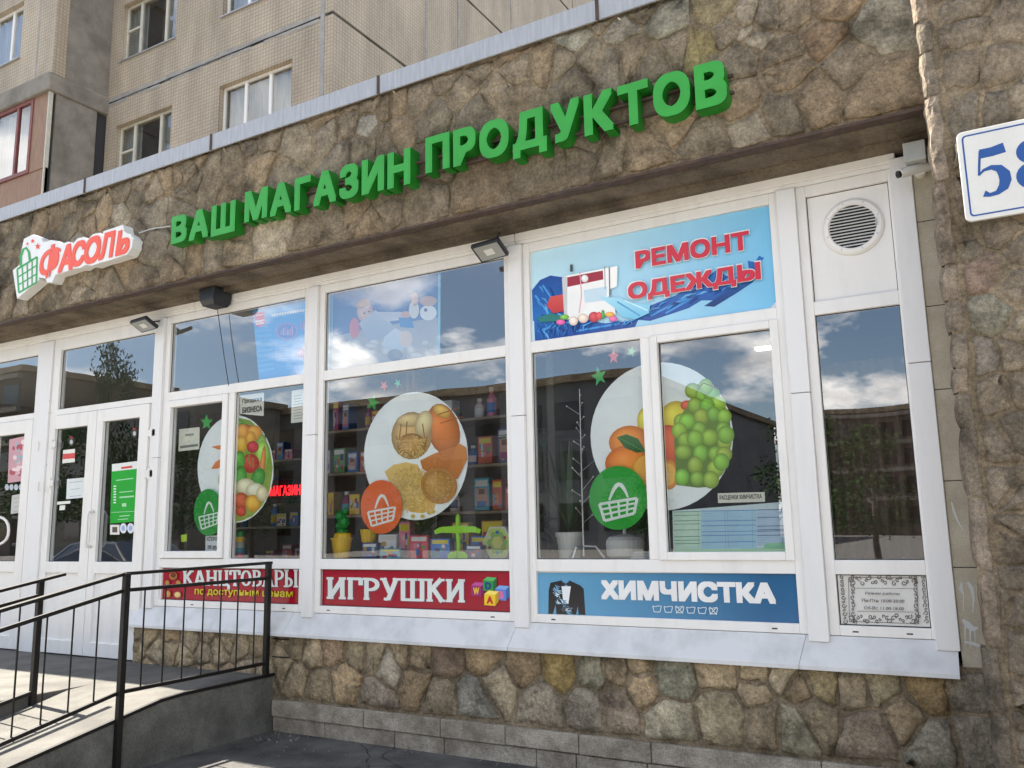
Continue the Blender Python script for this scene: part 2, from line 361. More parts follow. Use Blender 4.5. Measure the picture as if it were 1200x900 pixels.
# tiny mosaic tiles of the panel block (about 4 px in the picture)
def tile_mat(name, c1, c2, mo):
    M = bpy.data.materials.new(name); M.use_nodes = True; t = M.node_tree; k = t.links; b = t.nodes['Principled BSDF']; b.inputs['Roughness'].default_value = .75
    g = t.nodes.new('ShaderNodeNewGeometry'); s = t.nodes.new('ShaderNodeSeparateXYZ'); k.new(g.outputs['Position'], s.inputs[0])
    a = t.nodes.new('ShaderNodeMath'); a.operation = 'ADD'; k.new(s.outputs[0], a.inputs[0]); k.new(s.outputs[1], a.inputs[1])
    c = t.nodes.new('ShaderNodeCombineXYZ'); k.new(a.outputs[0], c.inputs[0]); k.new(s.outputs[2], c.inputs[1])
    br = t.nodes.new('ShaderNodeTexBrick'); br.offset = 0; br.inputs['Scale'].default_value = 1; br.inputs['Brick Width'].default_value = .085; br.inputs['Row Height'].default_value = .085
    br.inputs['Mortar Size'].default_value = .009; br.inputs['Mortar Smooth'].default_value = .3
    br.inputs['Color1'].default_value = (*c1, 1); br.inputs['Color2'].default_value = (*c2, 1); br.inputs['Mortar'].default_value = (*mo, 1); k.new(c.outputs[0], br.inputs[0])
    n = t.nodes.new('ShaderNodeTexNoise'); n.inputs['Scale'].default_value = .7; n.inputs['Detail'].default_value = 7; mpp = t.nodes.new('ShaderNodeMapping'); mpp.inputs['Scale'].default_value = (2.2, 2.2, .6); k.new(g.outputs['Position'], mpp.inputs[0]); k.new(mpp.outputs[0], n.inputs['Vector'])
    mr = t.nodes.new('ShaderNodeMapRange'); mr.inputs[1].default_value = .3; mr.inputs[2].default_value = .7; mr.inputs[3].default_value = .74; mr.inputs[4].default_value = 1.12; k.new(n.outputs[0], mr.inputs[0])
    v = t.nodes.new('ShaderNodeVectorMath'); v.operation = 'SCALE'; k.new(br.outputs[0], v.inputs[0]); k.new(mr.outputs[0], v.inputs[3]); k.new(v.outputs[0], b.inputs['Base Color'])
    bp = t.nodes.new('ShaderNodeBump'); bp.inputs['Distance'].default_value = .004; bp.invert = True; k.new(br.outputs[1], bp.inputs['Height']); k.new(bp.outputs[0], b.inputs['Normal'])
    MATS[name] = M
tile_mat('mosaic', (.50, .42, .32), (.455, .38, .285), (.32, .27, .215))
def glass_mat(name, tint, f0, f1):
    M = bpy.data.materials.new(name); M.use_nodes = True; t = M.node_tree; t.nodes.clear(); k = t.links
    o = t.nodes.new('ShaderNodeOutputMaterial'); mixs = t.nodes.new('ShaderNodeMixShader'); tr = t.nodes.new('ShaderNodeBsdfTransparent'); gl = t.nodes.new('ShaderNodeBsdfGlossy')
    tr.inputs[0].default_value = (*tint, 1); gl.inputs['Roughness'].default_value = .0; gl.inputs[0].default_value = (.97, .98, 1, 1)
    lw = t.nodes.new('ShaderNodeLayerWeight'); lw.inputs[0].default_value = .5
    pw = t.nodes.new('ShaderNodeMath'); pw.operation = 'POWER'; pw.inputs[1].default_value = 4; k.new(lw.outputs['Facing'], pw.inputs[0])
    ma = t.nodes.new('ShaderNodeMath'); ma.operation = 'MULTIPLY_ADD'; ma.inputs[1].default_value = f1; ma.inputs[2].default_value = f0; k.new(pw.outputs[0], ma.inputs[0])
    # the faint waviness of float glass units
    n = t.nodes.new('ShaderNodeTexNoise'); n.inputs['Scale'].default_value = 1.6; n.inputs['Detail'].default_value = 1
    g = t.nodes.new('ShaderNodeNewGeometry'); k.new(g.outputs['Position'], n.inputs['Vector'])
    bp = t.nodes.new('ShaderNodeBump'); bp.inputs['Distance'].default_value = .0007; k.new(n.outputs[0], bp.inputs['Height']); k.new(bp.outputs[0], gl.inputs['Normal'])
    k.new(ma.outputs[0], mixs.inputs[0]); k.new(tr.outputs[0], mixs.inputs[1]); k.new(gl.outputs[0], mixs.inputs[2]); k.new(mixs.outputs[0], o.inputs[0]); MATS[name] = M
glass_mat('glass', (.90, .92, .91), .21, .75)
glass_mat('house_glass', (.78, .8, .8), .12, .8)

# ------------------------------------------------------------------ ground
def struct(o): o['kind'] = 'structure'; return o
g = MB(); n = 14
g.add([(-400,-400,.03),(400,-400,.03),(400,400,.03),(-400,400,.03)], [(0,1,2,3)]); struct(g.build('ground', 'asphalt'))
mat('bounce_paving', (.27, .255, .225), (.36, .34, .305), rough=.9, nscale=1.5, bump=.004, bscale=60)
struct(MB().add([(-60, -9.52, .034), (60, -9.52, .034), (60, -2.9, .034), (-60, -2.9, .034)], [(0, 1, 2, 3)]).build('bounce_pavement', 'bounce_paving'))  # unseen pale paved strip, added to bounce warm sunlight onto the shop front
struct(MB().add([(-120,-24,.004-.1),(120,-24,-.096),(120,-12,-.096),(-120,-12,-.096)], [(0,1,2,3)]).build('road', 'asphalt')) if False else None

# landing in front of the doors, ramp going down towards the street
ZL = .45
lm = MB()
lm.box(-14, -6.32, -2.0, .03, -.05, ZL)
struct(lm.build('landing', 'concrete', bevel=.01))
st = MB()
for i in range(2): st.box(-14, -6.32, -2.0-.3*(i+1), -2.0-.3*i-.002, -.05, ZL-.15*(i+1))
struct(st.build('steps', 'concrete', bevel=.008))
YB = -1.04; YE = YB-ZL/.19
rm = MB()
prof = [(.0, 0-.05), (.0, ZL), (YB+.1, ZL), (YB-.1, ZL-.012), (YE, 0.002), (YE, -.05)]
xa, xb = -6.318, -5.29
rm.add([(xa, y, z) for y, z in prof]+[(xb, y, z) for y, z in prof], [tuple(range(6)), tuple(range(11, 5, -1))]+[(i, i+6, (i+1) % 6+6, (i+1) % 6) for i in range(6)])
ramp = struct(rm.build('ramp', 'concrete'))
sw = MB(); xs0, xs1 = -5.288, -5.262
pr2 = [(-.03, -.05), (-.03, ZL+.004), (YB+.1, ZL+.004), (YB-.1, ZL-.01), (YE, .012), (YE, -.05)]
sw.add([(xs0, y, z) for y, z in pr2]+[(xs1, y, z) for y, z in pr2], [tuple(range(6)), tuple(range(11, 5, -1))]+[(i, i+6, (i+1) % 6+6, (i+1) % 6) for i in range(6)])
struct(sw.build('ramp_side_wall', 'concrete_wall'))
ed = MB(); e3 = [(-.035, ZL+.008), (YB+.1, ZL+.008), (YB-.1, ZL-.006), (YE+.05, .022)]
for a, b in zip(e3[:-1], e3[1:]): ed.bar((-5.268, a[0], a[1]), (-5.268, b[0], b[1]), .03, .022)
tag(ed.build('ramp_edge_angle', 'black_steel'), 'dark steel angle edging along the top of the ramp side wall', 'edging')

# ------------------------------------------------------------------ rubble stone walls, every stone its own piece
def voronoi(seeds, rect):
    x0, x1, z0, z1 = rect; cells = []
    for i, (sx_, sz_) in enumerate(seeds):
        poly = [(x0, z0), (x1, z0), (x1, z1), (x0, z1)]
        for j, (tx, tz) in enumerate(seeds):
            if i == j or abs(tx-sx_)+abs(tz-sz_) > 3.0: continue
            mx_, mz = (sx_+tx)/2, (sz_+tz)/2; nx, nz = tx-sx_, tz-sz_; q = []
            for a in range(len(poly)):
                p, r = poly[a], poly[(a+1) % len(poly)]
                dp = (p[0]-mx_)*nx+(p[1]-mz)*nz; dr = (r[0]-mx_)*nx+(r[1]-mz)*nz
                if dp <= 0: q.append(p)
                if dp*dr < 0: t = dp/(dp-dr); q.append((p[0]+(r[0]-p[0])*t, p[1]+(r[1]-p[1])*t))
            poly = q
            if len(poly) < 3: break
        cells.append(poly)
    return cells
def shrink(poly, d):
    n = len(poly); lines = []
    for i in range(n):
        a, b = poly[i], poly[(i+1) % n]; l = math.hypot(b[0]-a[0], b[1]-a[1])
        if l < 1e-4: continue
        nx, nz = -(b[1]-a[1])/l, (b[0]-a[0])/l; lines.append((a[0]+nx*d, a[1]+nz*d, nx, nz))
    out_ = list(poly)
    for (ax, az, nx, nz) in lines:
        q = []
        for i in range(len(out_)):
            p, r = out_[i], out_[(i+1) % len(out_)]
            dp = (p[0]-ax)*nx+(p[1]-az)*nz; dr = (r[0]-ax)*nx+(r[1]-az)*nz
            if dp >= 0: q.append(p)
            if dp*dr < 0: t = dp/(dp-dr); q.append((p[0]+(r[0]-p[0])*t, p[1]+(r[1]-p[1])*t))
        out_ = q
        if len(out_) < 3: return []
    return out_
def stone(poly, y, proud, parent, col, rnd, gap=.008, matname='stone'):
    p = shrink(poly, gap)
    if len(p) < 3: return
    ar = sum(p[i][0]*p[(i+1) % len(p)][1]-p[(i+1) % len(p)][0]*p[i][1] for i in range(len(p)))/2
    if abs(ar) < 5e-4: return
    q = []
    for i in range(len(p)):
        a, b = p[i], p[(i+1) % len(p)]; l = math.hypot(b[0]-a[0], b[1]-a[1])
        if l < .012: q.append(a); continue
        k = rnd.uniform(.05, .16); ts = [k, 1-k] if l < .13 else [k*.6, .33+rnd.uniform(-.1, .1), .67+rnd.uniform(-.1, .1), 1-k*.6]
        nx, nz = -(b[1]-a[1])/max(l, 1e-5), (b[0]-a[0])/max(l, 1e-5)
        for t in ts:
            j = rnd.uniform(-.010, .016)*min(1, l/.1); q.append((a[0]+(b[0]-a[0])*t+nx*j, a[1]+(b[1]-a[1])*t+nz*j))
    n = len(q); cx_ = sum(a[0] for a in q)/n; cz = sum(a[1] for a in q)/n
    tx, tz = rnd.uniform(-.07, .07), rnd.uniform(-.07, .07)
    vs = [(a[0], y+.012, a[1]) for a in q]; rad = math.sqrt(abs(ar)/math.pi)
    for f_, h in ((1-min(.06, .003/rad), .85), (.6, 1.0)):
        for a in q:
            x, z = cx_+(a[0]-cx_)*f_*rnd.uniform(.97, 1.0), cz+(a[1]-cz)*f_*rnd.uniform(.97, 1.0)
            vs.append((x, y-proud*h*rnd.uniform(.55, 1.25)+tx*(x-cx_)+tz*(z-cz), z))
    vs.append((cx_, y-proud*rnd.uniform(.7, 1.35), cz))
    fs = []
    for r_ in range(2):
        for i in range(n): fs.append((r_*n+i, r_*n+(i+1) % n, (r_+1)*n+(i+1) % n, (r_+1)*n+i))
    fs += [(2*n+i, 2*n+(i+1) % n, 3*n) for i in range(n)]
    mb = MB(); mb.v = vs; mb.f = fs; mb.c = [(1, 1, 1)]*len(vs)
    o = mb.build('stone', matname, parent, smooth=False); o.color = (*col, 1)
    for pp in o.data.polygons[n:]: pp.use_smooth = True
    return o
PAL = [(.34, .27, .185), (.31, .25, .175), (.37, .30, .21), (.33, .25, .165), (.29, .24, .17), (.38, .32, .235), (.34, .255, .165), (.32, .265, .195), (.27, .22, .155)]
def px_seeds(groups, y):
    r = []
    for ox, oy, s, pts in groups:
        for p in pts:
            w = at(ox+p[0]/s, oy+p[1]/s, y); r.append(((w.x, w.z), p[2] if len(p) > 2 else None))
    return r
def rubble(root, seeds, rect, y, proud, rnd, gap=.009, shift=(0, 0, 0), pal=PAL, bright=1.0):
    cells = voronoi([s[0] for s in seeds], rect)
    for c, (s, col) in zip(cells, seeds):
        if len(c) < 3: continue
        b = col or rnd.choice(pal); k = rnd.uniform(.86, 1.14)*bright
        stone(c, y, proud*rnd.uniform(.75, 1.3), root, tuple(v*k for v in b), rnd, gap)
def fill_random(seeds, rect, n, dmin, rnd):
    t = 0
    while n and t < 4000:
        t += 1; x, z = rnd.uniform(rect[0], rect[1]), rnd.uniform(rect[2], rect[3])
        if all(math.hypot(x-s[0][0], z-s[0][1]) > dmin for s in seeds): seeds.append(((x, z), None)); n -= 1

YF = -.45; ZF0, ZF1 = 3.79, 4.925
rnd = random.Random(5)
fasc = thing('stone_fascia', (-5, YF, ZF0), 'long brown rubble stone fascia above the shop windows', 'wall')
MB().box(-14, -.10, YF-.0045, YF+.35, ZF0+.006, 5.0).build('mortar_bed', 'mortar', fasc)
sg = [(0, 180, 4.092, [(20,365),(115,325),(45,440),(210,310),(240,245),(330,240),(335,360),(275,310),(430,260),(440,200),(500,290),(430,340),(600,175),(590,300),(680,130),(740,190),(650,230),(745,270),(820,110),(930,120),(890,50),(880,215),(40,560),(40,720),(115,740),(170,700),(260,690),(330,600),(400,680),(430,590),(540,620),(600,540),(700,600),(740,480),(850,540),(640,400),(380,440),(520,440),(250,430),(130,540)]),
      (200, 100, 4.092, [(30,430),(105,440),(55,560),(160,340),(200,370),(190,480),(295,370),(300,490),(400,260),(460,250),(430,400),(540,440),(610,290),(740,140),(760,240),(855,190),(870,80),(830,330),(960,80),(945,200,(.38,.35,.29)),(990,250),(1040,110),(1040,260),(910,310),(50,830),(120,820),(205,800),(310,790),(480,700),(700,720),(760,640),(900,580),(960,660),(330,690)]),
      (440, 20, 3.4615, [(80,360),(80,470),(185,330),(240,400),(290,250),(355,310),(400,390),(430,190),(500,300),(545,140,(.33,.24,.16)),(570,220),(590,350),(680,200),(810,90,(.40,.37,.29)),(760,190),(800,260),(880,170),(50,760),(200,750),(420,690),(690,620),(870,560),(250,590)]),
      (680, 0, 3.913, [(110,70),(190,140,(.36,.32,.25)),(230,250,(.33,.255,.17)),(270,30),(400,110,(.36,.33,.25)),(350,270),(430,220),(550,210,(.40,.32,.16)),(620,40,(.34,.28,.17)),(770,90),(690,140),(780,150),(740,260),(740,470),(130,290),(50,700),(130,720),(300,690),(430,560),(580,640),(780,600),(370,480)]),
      (880, 0, 4.5, [(70,100),(20,200),(240,60),(370,200,(.31,.215,.135)),(430,30,(.30,.22,.14)),(680,150,(.37,.33,.25)),(180,290),(200,390),(330,500),(150,590),(690,470),(520,330)])]
seeds = px_seeds(sg, YF)
rect = (-10.6, -.105, ZF0+.015, ZF1)
fill_random(seeds, (-10.6, -8.7, ZF0, ZF1), 22, .2, rnd); fill_random(seeds, (-2.6, -.2, 4.6, ZF1), 12, .24, rnd)
rubble(fasc, seeds, rect, YF, .016, rnd, gap=.0045)

# fascia: rusty lip, painted soffit, zinc coping in lengths
lip = MB().box(-14, -.10, YF-.022, YF+.06, ZF0-.012, ZF0+.004); lip.build('lip', 'rust_steel', fasc)
so_ = MB().box(-14, -.10, YF+.062, .09, ZF0-.018, ZF0+.003)
so_.box(-14, -.10, -.16, .09, ZF0-.052, ZF0-.0185); so_.build('soffit', 'soffit', fasc)
cop = thing('roof_coping', (-5, YF-.03, ZF1), 'pale zinc sheet coping along the roof edge', 'coping')
js = [-14.0, at(100, 215, YF-.05).x, at(248, 163, YF-.05).x, at(444, 93, YF-.05).x, at(700, 0, YF-.05).x, at(930, -80, YF-.05).x, -.09]
for a, b in zip(js[:-1], js[1:]):
    k = MB(); a += .004; b -= .004
    k.add([(a, YF-.05, ZF1-.01), (b, YF-.05, ZF1-.01), (b, YF-.052, ZF1+.135), (a, YF-.052, ZF1+.135), (a, YF+.35, ZF1+.165), (b, YF+.35, ZF1+.165), (a, YF-.038, ZF1-.012), (b, YF-.038, ZF1-.012), (a, YF-.038, ZF1+.12), (b, YF-.038, ZF1+.12)],
          [(0, 1, 2, 3), (3, 2, 5, 4), (1, 0, 6, 7), (6, 8, 9, 7), (0, 3, 8, 6), (1, 7, 9, 2)])
    k.build('coping_sheet', 'flashing', cop)
    MB().box(b-.012, b+.012, YF-.058, YF-.0535, ZF1-.012, ZF1+.14).build('seam', 'rust_steel', cop) if b > -9 and b < -.3 else None

# lower wall under the windows
YW = -.055
low = thing('stone_base_wall', (-4, YW, 0), 'rubble stone base wall below the white window sill', 'wall')
MB().box(at(155, 740, YW-.02).x, -.02, YW-.001, YW+.3, .1, .82).build('mortar_bed', 'mortar', low)
lg = [(320, 720, 4, [(110,150),(185,170),(280,160,(.36,.25,.16)),(110,290),(215,340),(340,310),(400,170),(470,180),(490,400,(.40,.325,.24)),(550,240,(.42,.36,.27)),(610,180),(680,190),(670,320),(820,190,(.36,.26,.18)),(780,400),(940,400,(.38,.35,.28)),(1000,200),(1060,310),(50,240)]),
      (600, 740, 4, [(50,160),(230,180,(.50,.36,.15)),(140,330,(.37,.31,.225)),(375,190,(.34,.305,.215)),(500,180),(360,340,(.33,.28,.21)),(500,340,(.38,.295,.21)),(610,260),(590,150),(750,230,(.33,.31,.22)),(740,400,(.37,.32,.22)),(980,190),(990,370,(.40,.33,.21)),(1150,290),(1150,190),(1200,400)]),
      (880, 760, 4, [(130,130),(330,170,(.42,.33,.18)),(230,200),(190,340,(.42,.37,.25)),(290,290),(490,190),(600,180,(.38,.31,.19)),(560,380,(.40,.315,.225)),(830,200,(.40,.28,.14)),(720,320),(860,430,(.33,.29,.215)),(1030,200,(.29,.25,.185)),(1060,430,(.28,.235,.175))]),
      (150, 700, 6.667, [(70,280),(70,400),(170,300),(340,290),(340,400),(230,420),(500,340),(600,420),(620,290),(720,400),(780,330),(890,390),(1020,380),(450,460)])]
seeds = px_seeds(lg, YW)
fill_random(seeds, (-7.0, -5.3, .3, .78), 8, .17, rnd)
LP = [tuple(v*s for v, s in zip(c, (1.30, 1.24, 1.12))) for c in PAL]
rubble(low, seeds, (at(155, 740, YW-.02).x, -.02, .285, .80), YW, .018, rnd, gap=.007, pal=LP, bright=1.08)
pl = thing('plinth', (-4, YW, 0), 'two courses of pale stone blocks at the foot of the wall', 'plinth')
x = -5.25; cuts = [-5.25, at(425-0, 0, 0).x]
c1 = [-5.25]+[at(px_, py_, YW-.03).x for px_, py_ in ((426, 842), (516, 850), (592, 858), (678, 866), (763, 878), (962, 890))]+[-.55, -.02]
for a, b in zip(c1[:-1], c1[1:]): MB().box(a+.003, b-.003, YW-.035, YW+.1, .145+rnd.uniform(-.004, .004), .262+rnd.uniform(-.006, .006)).build('block', 'plinth', pl, bevel=.006)
c2 = [-5.25]+[at(px_, py_, YW-.02).x for px_, py_ in ((380, 850), (462, 862), (520, 872), (628, 880), (675, 888), (758, 895))]+[-1.3, -.6, -.02]
for a, b in zip(c2[:-1], c2[1:]): MB().box(a+.003, b-.003, YW-.022+rnd.uniform(0, .01), YW+.1, -.03, .139).build('block', 'plinth', pl, bevel=.006)

# pier on the right, standing proud of the fascia
YP = -.60; XP = at(1090, 200, YP).x
pier = thing('stone_pier', (.4, YP, 0), 'rubble stone pier carrying the white number plate', 'wall')
MB().box(XP+.02, 3.4, YP-.004, .4, 0, 6.4).build('mortar_bed', 'mortar', pier)
eg = [(1070, 0, 5.625, [(85,60),(95,210),(115,480),(150,790)]), (1070, 250, 3.915, [(165,150),(205,320),(225,470),(225,620),(255,790)]), (1090, 460, 4.09, [(190,40),(215,300),(270,700)]), (1100, 660, 3.75, [(220,180),(240,560),(262,750)])]
zs = []
for ox, oy, s, pts in eg: zs += [at(ox+p[0]/s, oy+p[1]/s, YP).z for p in pts]
zs = sorted(zs+[4.62, 4.95, 5.3, 5.7, .12]); WE = .085
for i, z in enumerate(zs):
    z0 = (zs[i-1]+z)/2 if i else 0.0; z1 = (z+zs[i+1])/2 if i < len(zs)-1 else 6.0
    j = rnd.uniform(-.012, .012)
    k = rnd.uniform(.68, .92); c = rnd.choice([(.33, .265, .20), (.35, .285, .22), (.30, .25, .19)])
    mb = MB(); sec = [(.004, .20), (.0, .06), (.004, .022), (.013, -.004), (.022, -.016), (WE*.5, -.019), (WE-.008, -.014), (WE, .01)]; nz = max(3, int((z1-z0)/.05)); vs = []; wv = rnd.uniform(0, 6)
    for a in range(nz+1):
        u = a/nz; e_ = .55 if a in (0, nz) else 1.0
        for bx_, by_ in sec:
            vs.append((XP+j+bx_+(1-e_)*.02*(1 if bx_ < .03 else 0)+.004*math.sin(wv+a*1.3)+rnd.uniform(-.005, .005), YP+by_*e_+rnd.uniform(-.004, .004), z0+.007+(z1-z0-.014)*u+rnd.uniform(-.004, .004)))
    ns = len(sec); fs = [(a*ns+b, a*ns+b+1, (a+1)*ns+b+1, (a+1)*ns+b) for a in range(nz) for b in range(ns-1)]+[tuple(range(ns-1, -1, -1)), tuple(range(nz*ns, (nz+1)*ns))]
    mb.add(vs, fs); o = mb.build('stone', 'stone_edge', pier); o.color = (*(v*k for v in c), 1)
pg = [(1070, 0, 5.625, [(330,70),(340,210),(640,150),(350,430),(560,430),(320,750),(570,720),(720,680)]), (1070, 250, 3.915, [(230,80),(240,150),(390,90),(350,260,(.36,.26,.2)),(480,330),(380,470,(.28,.255,.19)),(500,530),(330,670,(.36,.31,.25)),(460,650),(380,820),(490,800),(490,180)]),
      (1090, 460, 4.09, [(320,250),(430,200),(340,450),(430,520),(380,750),(450,640)]), (1100, 660, 3.75, [(275,170),(330,80),(340,190),(330,400),(340,600),(320,690),(350,800)])]
seeds = px_seeds(pg, YP); fill_random(seeds, (.24, 1.2, 0, 6), 70, .2, rnd); fill_random(seeds, (XP+.12, .24, 0, .5), 6, .14, rnd); fill_random(seeds, (XP+.12, .24, 4.3, 6), 14, .16, rnd)
rubble(pier, seeds, (XP+WE+.012, 1.2, .0, 6.0), YP, .013, rnd, gap=.005, pal=[(.33, .265, .19), (.30, .245, .18), (.35, .285, .205), (.28, .235, .175)], bright=.95)
# smooth slab strip between the window frame and the pier
jb = thing('slab_jamb', (-.2, .03, 0), 'smooth beige slab strip between window frame and pier', 'wall')
zj = [.80]+[at(1125, y_, -.05).z for y_ in (665, 563)]+[at(1105, y_, -.05).z for y_ in (456, 357)]+[at(1090, 258, -.05).z, 3.79]
for a, b in zip(zj[:-1], zj[1:]): MB().box(-.276, XP+.06, -.052, .3, a+.002, b-.002).build('slab', 'slab', jb, bevel=.004)
MB().box(-.275, XP+.05, -.046, .29, .81, 3.785).build('joint_bed', 'vent_dark', jb)
gt_ = thing('graffiti', (-.2, -.0535, 1.5), 'white paint scrawl with drips on the slabs beside the pier', 'graffiti')
for s_, w_ in (([(1115,588),(1118,600),(1123,612),(1129,622)], (1.2, 3, 2.2, .8)), ([(1127,682),(1126,690),(1129,696)], (2, 5, 2)), ([(1134,682),(1139,690),(1141,700),(1140,718)], (3, 5, 3, 1)), ([(1128,726),(1134,732),(1140,737),(1146,736)], (3, 8, 6, 3)), ([(1131,734),(1131,758)], (2.2, .7)), ([(1137,738),(1137,760)], (2.5, .7)), ([(1130,752),(1140,754),(1151,758)], (1.5, 4, 2)), ([(1129,696),(1129,716)], (1.6, .6)), ([(1142,738),(1143,752)], (1.8, .6))):
    Print(-.0535).vstroke(s_, w_, (.52, .52, .51)).build('paint_stroke', gt_)

# ------------------------------------------------------------------ shop building shell
sh = thing('shop_building', (-5, 3, 0), 'single storey shop wing holding the white glazed front', 'building')
MB().box(-14, 3.4, YF+.36, 6.3, ZF0+.004, 4.98).build('roof_slab', 'mortar', sh)
MB().box(-14, 3.4, 5.2, 5.4, 0, ZF0).build('back_wall', 'interior_wall', sh)
MB().box(-14, -13.8, .3, 5.2, 0, ZF0).build('end_wall', 'interior_wall', sh)
MB().box(-.25, .05, .31, 5.2, 0, ZF0).build('end_wall', 'interior_wall', sh)
MB().box(-13.8, -.26, .12, 5.2, .2, .46).build('shop_floor', 'interior_floor', sh)
MB().box(-13.8, -.26, .12, 5.2, 3.70, 3.76).build('shop_ceiling', 'ceiling', sh)
MB().box(-7.12, -.25, .42, .45, .46, .98).build('inner_wall', 'interior_wall', sh)

# ------------------------------------------------------------------ glazed front
z = dict(A=3.586, A2=3.530, B=2.913, B2=2.896, C=2.830, C3=2.778, C5=2.773, D=1.373, D3=1.429, D5=1.418, E=1.292, F=1.008)
ZT, ZB = 3.655, .950
FY0, FY1 = -.028, .045
def pane(parent, x0, x1, z0, z1, y=.0, name='pane', m='glass'):
    o = MB().add([(x0, y, z0), (x1, y, z0), (x1, y, z1), (x0, y, z1)], [(0, 1, 2, 3)]).build(name, m, parent)
    ring(MB(), x0-.002, x1+.002, z0-.002, z1+.002, .007, y-.004, y-.0015).build('gasket', 'gasket', o)
    return o
def frame_bars(mb, bars, y0=FY0, y1=FY1):
    for b in bars: mb.box(b[0], b[1], y0, y1, b[2], b[3])
    return mb
def bead(mb, x0, x1, z0, z1): ring(mb, x0-.016, x1+.016, z0-.016, z1+.016, .0165, FY0+.012, FY1-.02)
mulls = {'12': (-8.86, -8.60), '23': (-6.925, -6.815), '34': (-4.985, -4.87), '45': (-3.01, -2.895), '56': (-1.055, -.94)}
post = []
for i, (key, (a, b)) in enumerate(mulls.items()):
    if key == '12': continue
    t = thing('cover_post', ((a+b)/2, -.03, .93), {'23': 'white cover post between the glass doors and the stationery window', '34': 'white cover post between the stationery and toy windows', '45': 'white cover post between the toy and dry cleaning windows', '56': 'white cover post beside the vent panel bay'}[key], 'post', 'white window posts')
    zz_ = 2.38 if key in ('34', '45') else 2.36
    if key == '23': zz_ = 2.30
    MB().box(a, b, -.058, .03, zz_+.002, ZT-.005).build('cover', 'pvc_cover', t, bevel=.004)
    MB().box(a, b, -.058, .03, .915 if key != '23' else .93, zz_-.002).build('cover', 'pvc_cover', t, bevel=.004)
t = thing('cover_post', (-.33, -.03, .93), 'broad white end post at the right end of the window front', 'post', 'white window posts')
zz_ = at(1075, 427, 0).z
MB().box(-.392, -.277, -.065, .05, zz_+.002, 3.70).build('cover', 'pvc_cover', t, bevel=.004); MB().box(-.392, -.277, -.065, .05, .90, zz_-.002).build('cover', 'pvc_cover', t, bevel=.004)
hd = thing('header_panel', (-5, -.03, ZT), 'white stepped header panel running above all the windows', 'panel')
for a, b in ((-14, -8.75), (-8.745, -6.42), (-6.415, -2.952), (-2.947, -.36)):
    MB().box(a, b, -.050, .06, ZT+.03, 3.768).box(a, b, -.036, .06, ZT+.002, ZT+.0295).build('header_board', 'pvc', hd, bevel=.004)

def screws(mb, pts):
    for x_, z_ in pts: mb.box(x_-.016, x_+.016, FY0-.0012, FY0+.002, z_-.004, z_+.004)
    return mb
# bay 3 stationery window
W3 = thing('shop_window', (-5.9, 0, ZB), 'white framed stationery window with the round vegetable picture', 'window', 'white framed shop windows')
f = MB(); xl, xr = -6.815, -4.985
frame_bars(f, [(xl, -6.756, ZB, ZT), (-5.038, xr, ZB, ZT), (-6.756, -5.038, z['A'], ZT), (-6.756, -5.038, z['C'], z['B']), (-6.756, -5.038, z['E'], z['D']), (-6.756, -5.038, ZB, z['F']), (-5.93, -5.86, z['D'], z['C'])])
bead(f, -6.756, -5.038, z['B'], z['A']); bead(f, -5.86, -5.038, z['D'], z['C']); bead(f, -6.74, -5.054, z['F'], z['E'])
f.build('frame', 'pvc', W3, bevel=.004)
ring(MB(), -6.750, -5.934, z['D']+.004, z['C']-.004, .062, -.046, .03).build('sash', 'pvc', W3, bevel=.006)
pane(W3, -6.756, -5.038, z['B'], z['A']); pane(W3, -6.690, -5.994, z['D3'], z['C3'], -.004); pane(W3, -5.86, -5.038, z['D'], z['C']); ring(MB(), -6.758, -5.036, z['F']-.002, z['E']+.002, .007, -.012, -.0095).build('gasket', 'gasket', W3)
screws(MB(), [(-6.3, .975), (-5.2, .975)]).build('drain_slot', 'gasket', W3)
# bay 4 toys
W4 = thing('shop_window', (-3.9, 0, ZB), 'white framed toy window with the round grain picture', 'window', 'white framed shop windows')
f = MB(); xl, xr = -4.87, -3.01
frame_bars(f, [(xl, -4.815, ZB, ZT), (-3.059, xr, ZB, ZT), (-4.815, -3.059, z['A'], ZT), (-4.815, -3.059, z['C'], z['B']), (-4.815, -3.059, z['E'], z['D']), (-4.815, -3.059, ZB, z['F'])])
bead(f, -4.815, -3.059, z['B'], z['A']); bead(f, -4.815, -3.059, z['D'], z['C']); bead(f, -4.815, -3.059, z['F'], z['E'])
f.build('frame', 'pvc', W4, bevel=.004)
for a, b in (('B', 'A'), ('D', 'C')): pane(W4, -4.815, -3.059, z[a], z[b])
ring(MB(), -4.817, -3.057, z['F']-.002, z['E']+.002, .007, -.012, -.0095).build('gasket', 'gasket', W4)
screws(MB(), [(-4.72, .975), (-3.2, .975)]).build('drain_slot', 'gasket', W4)
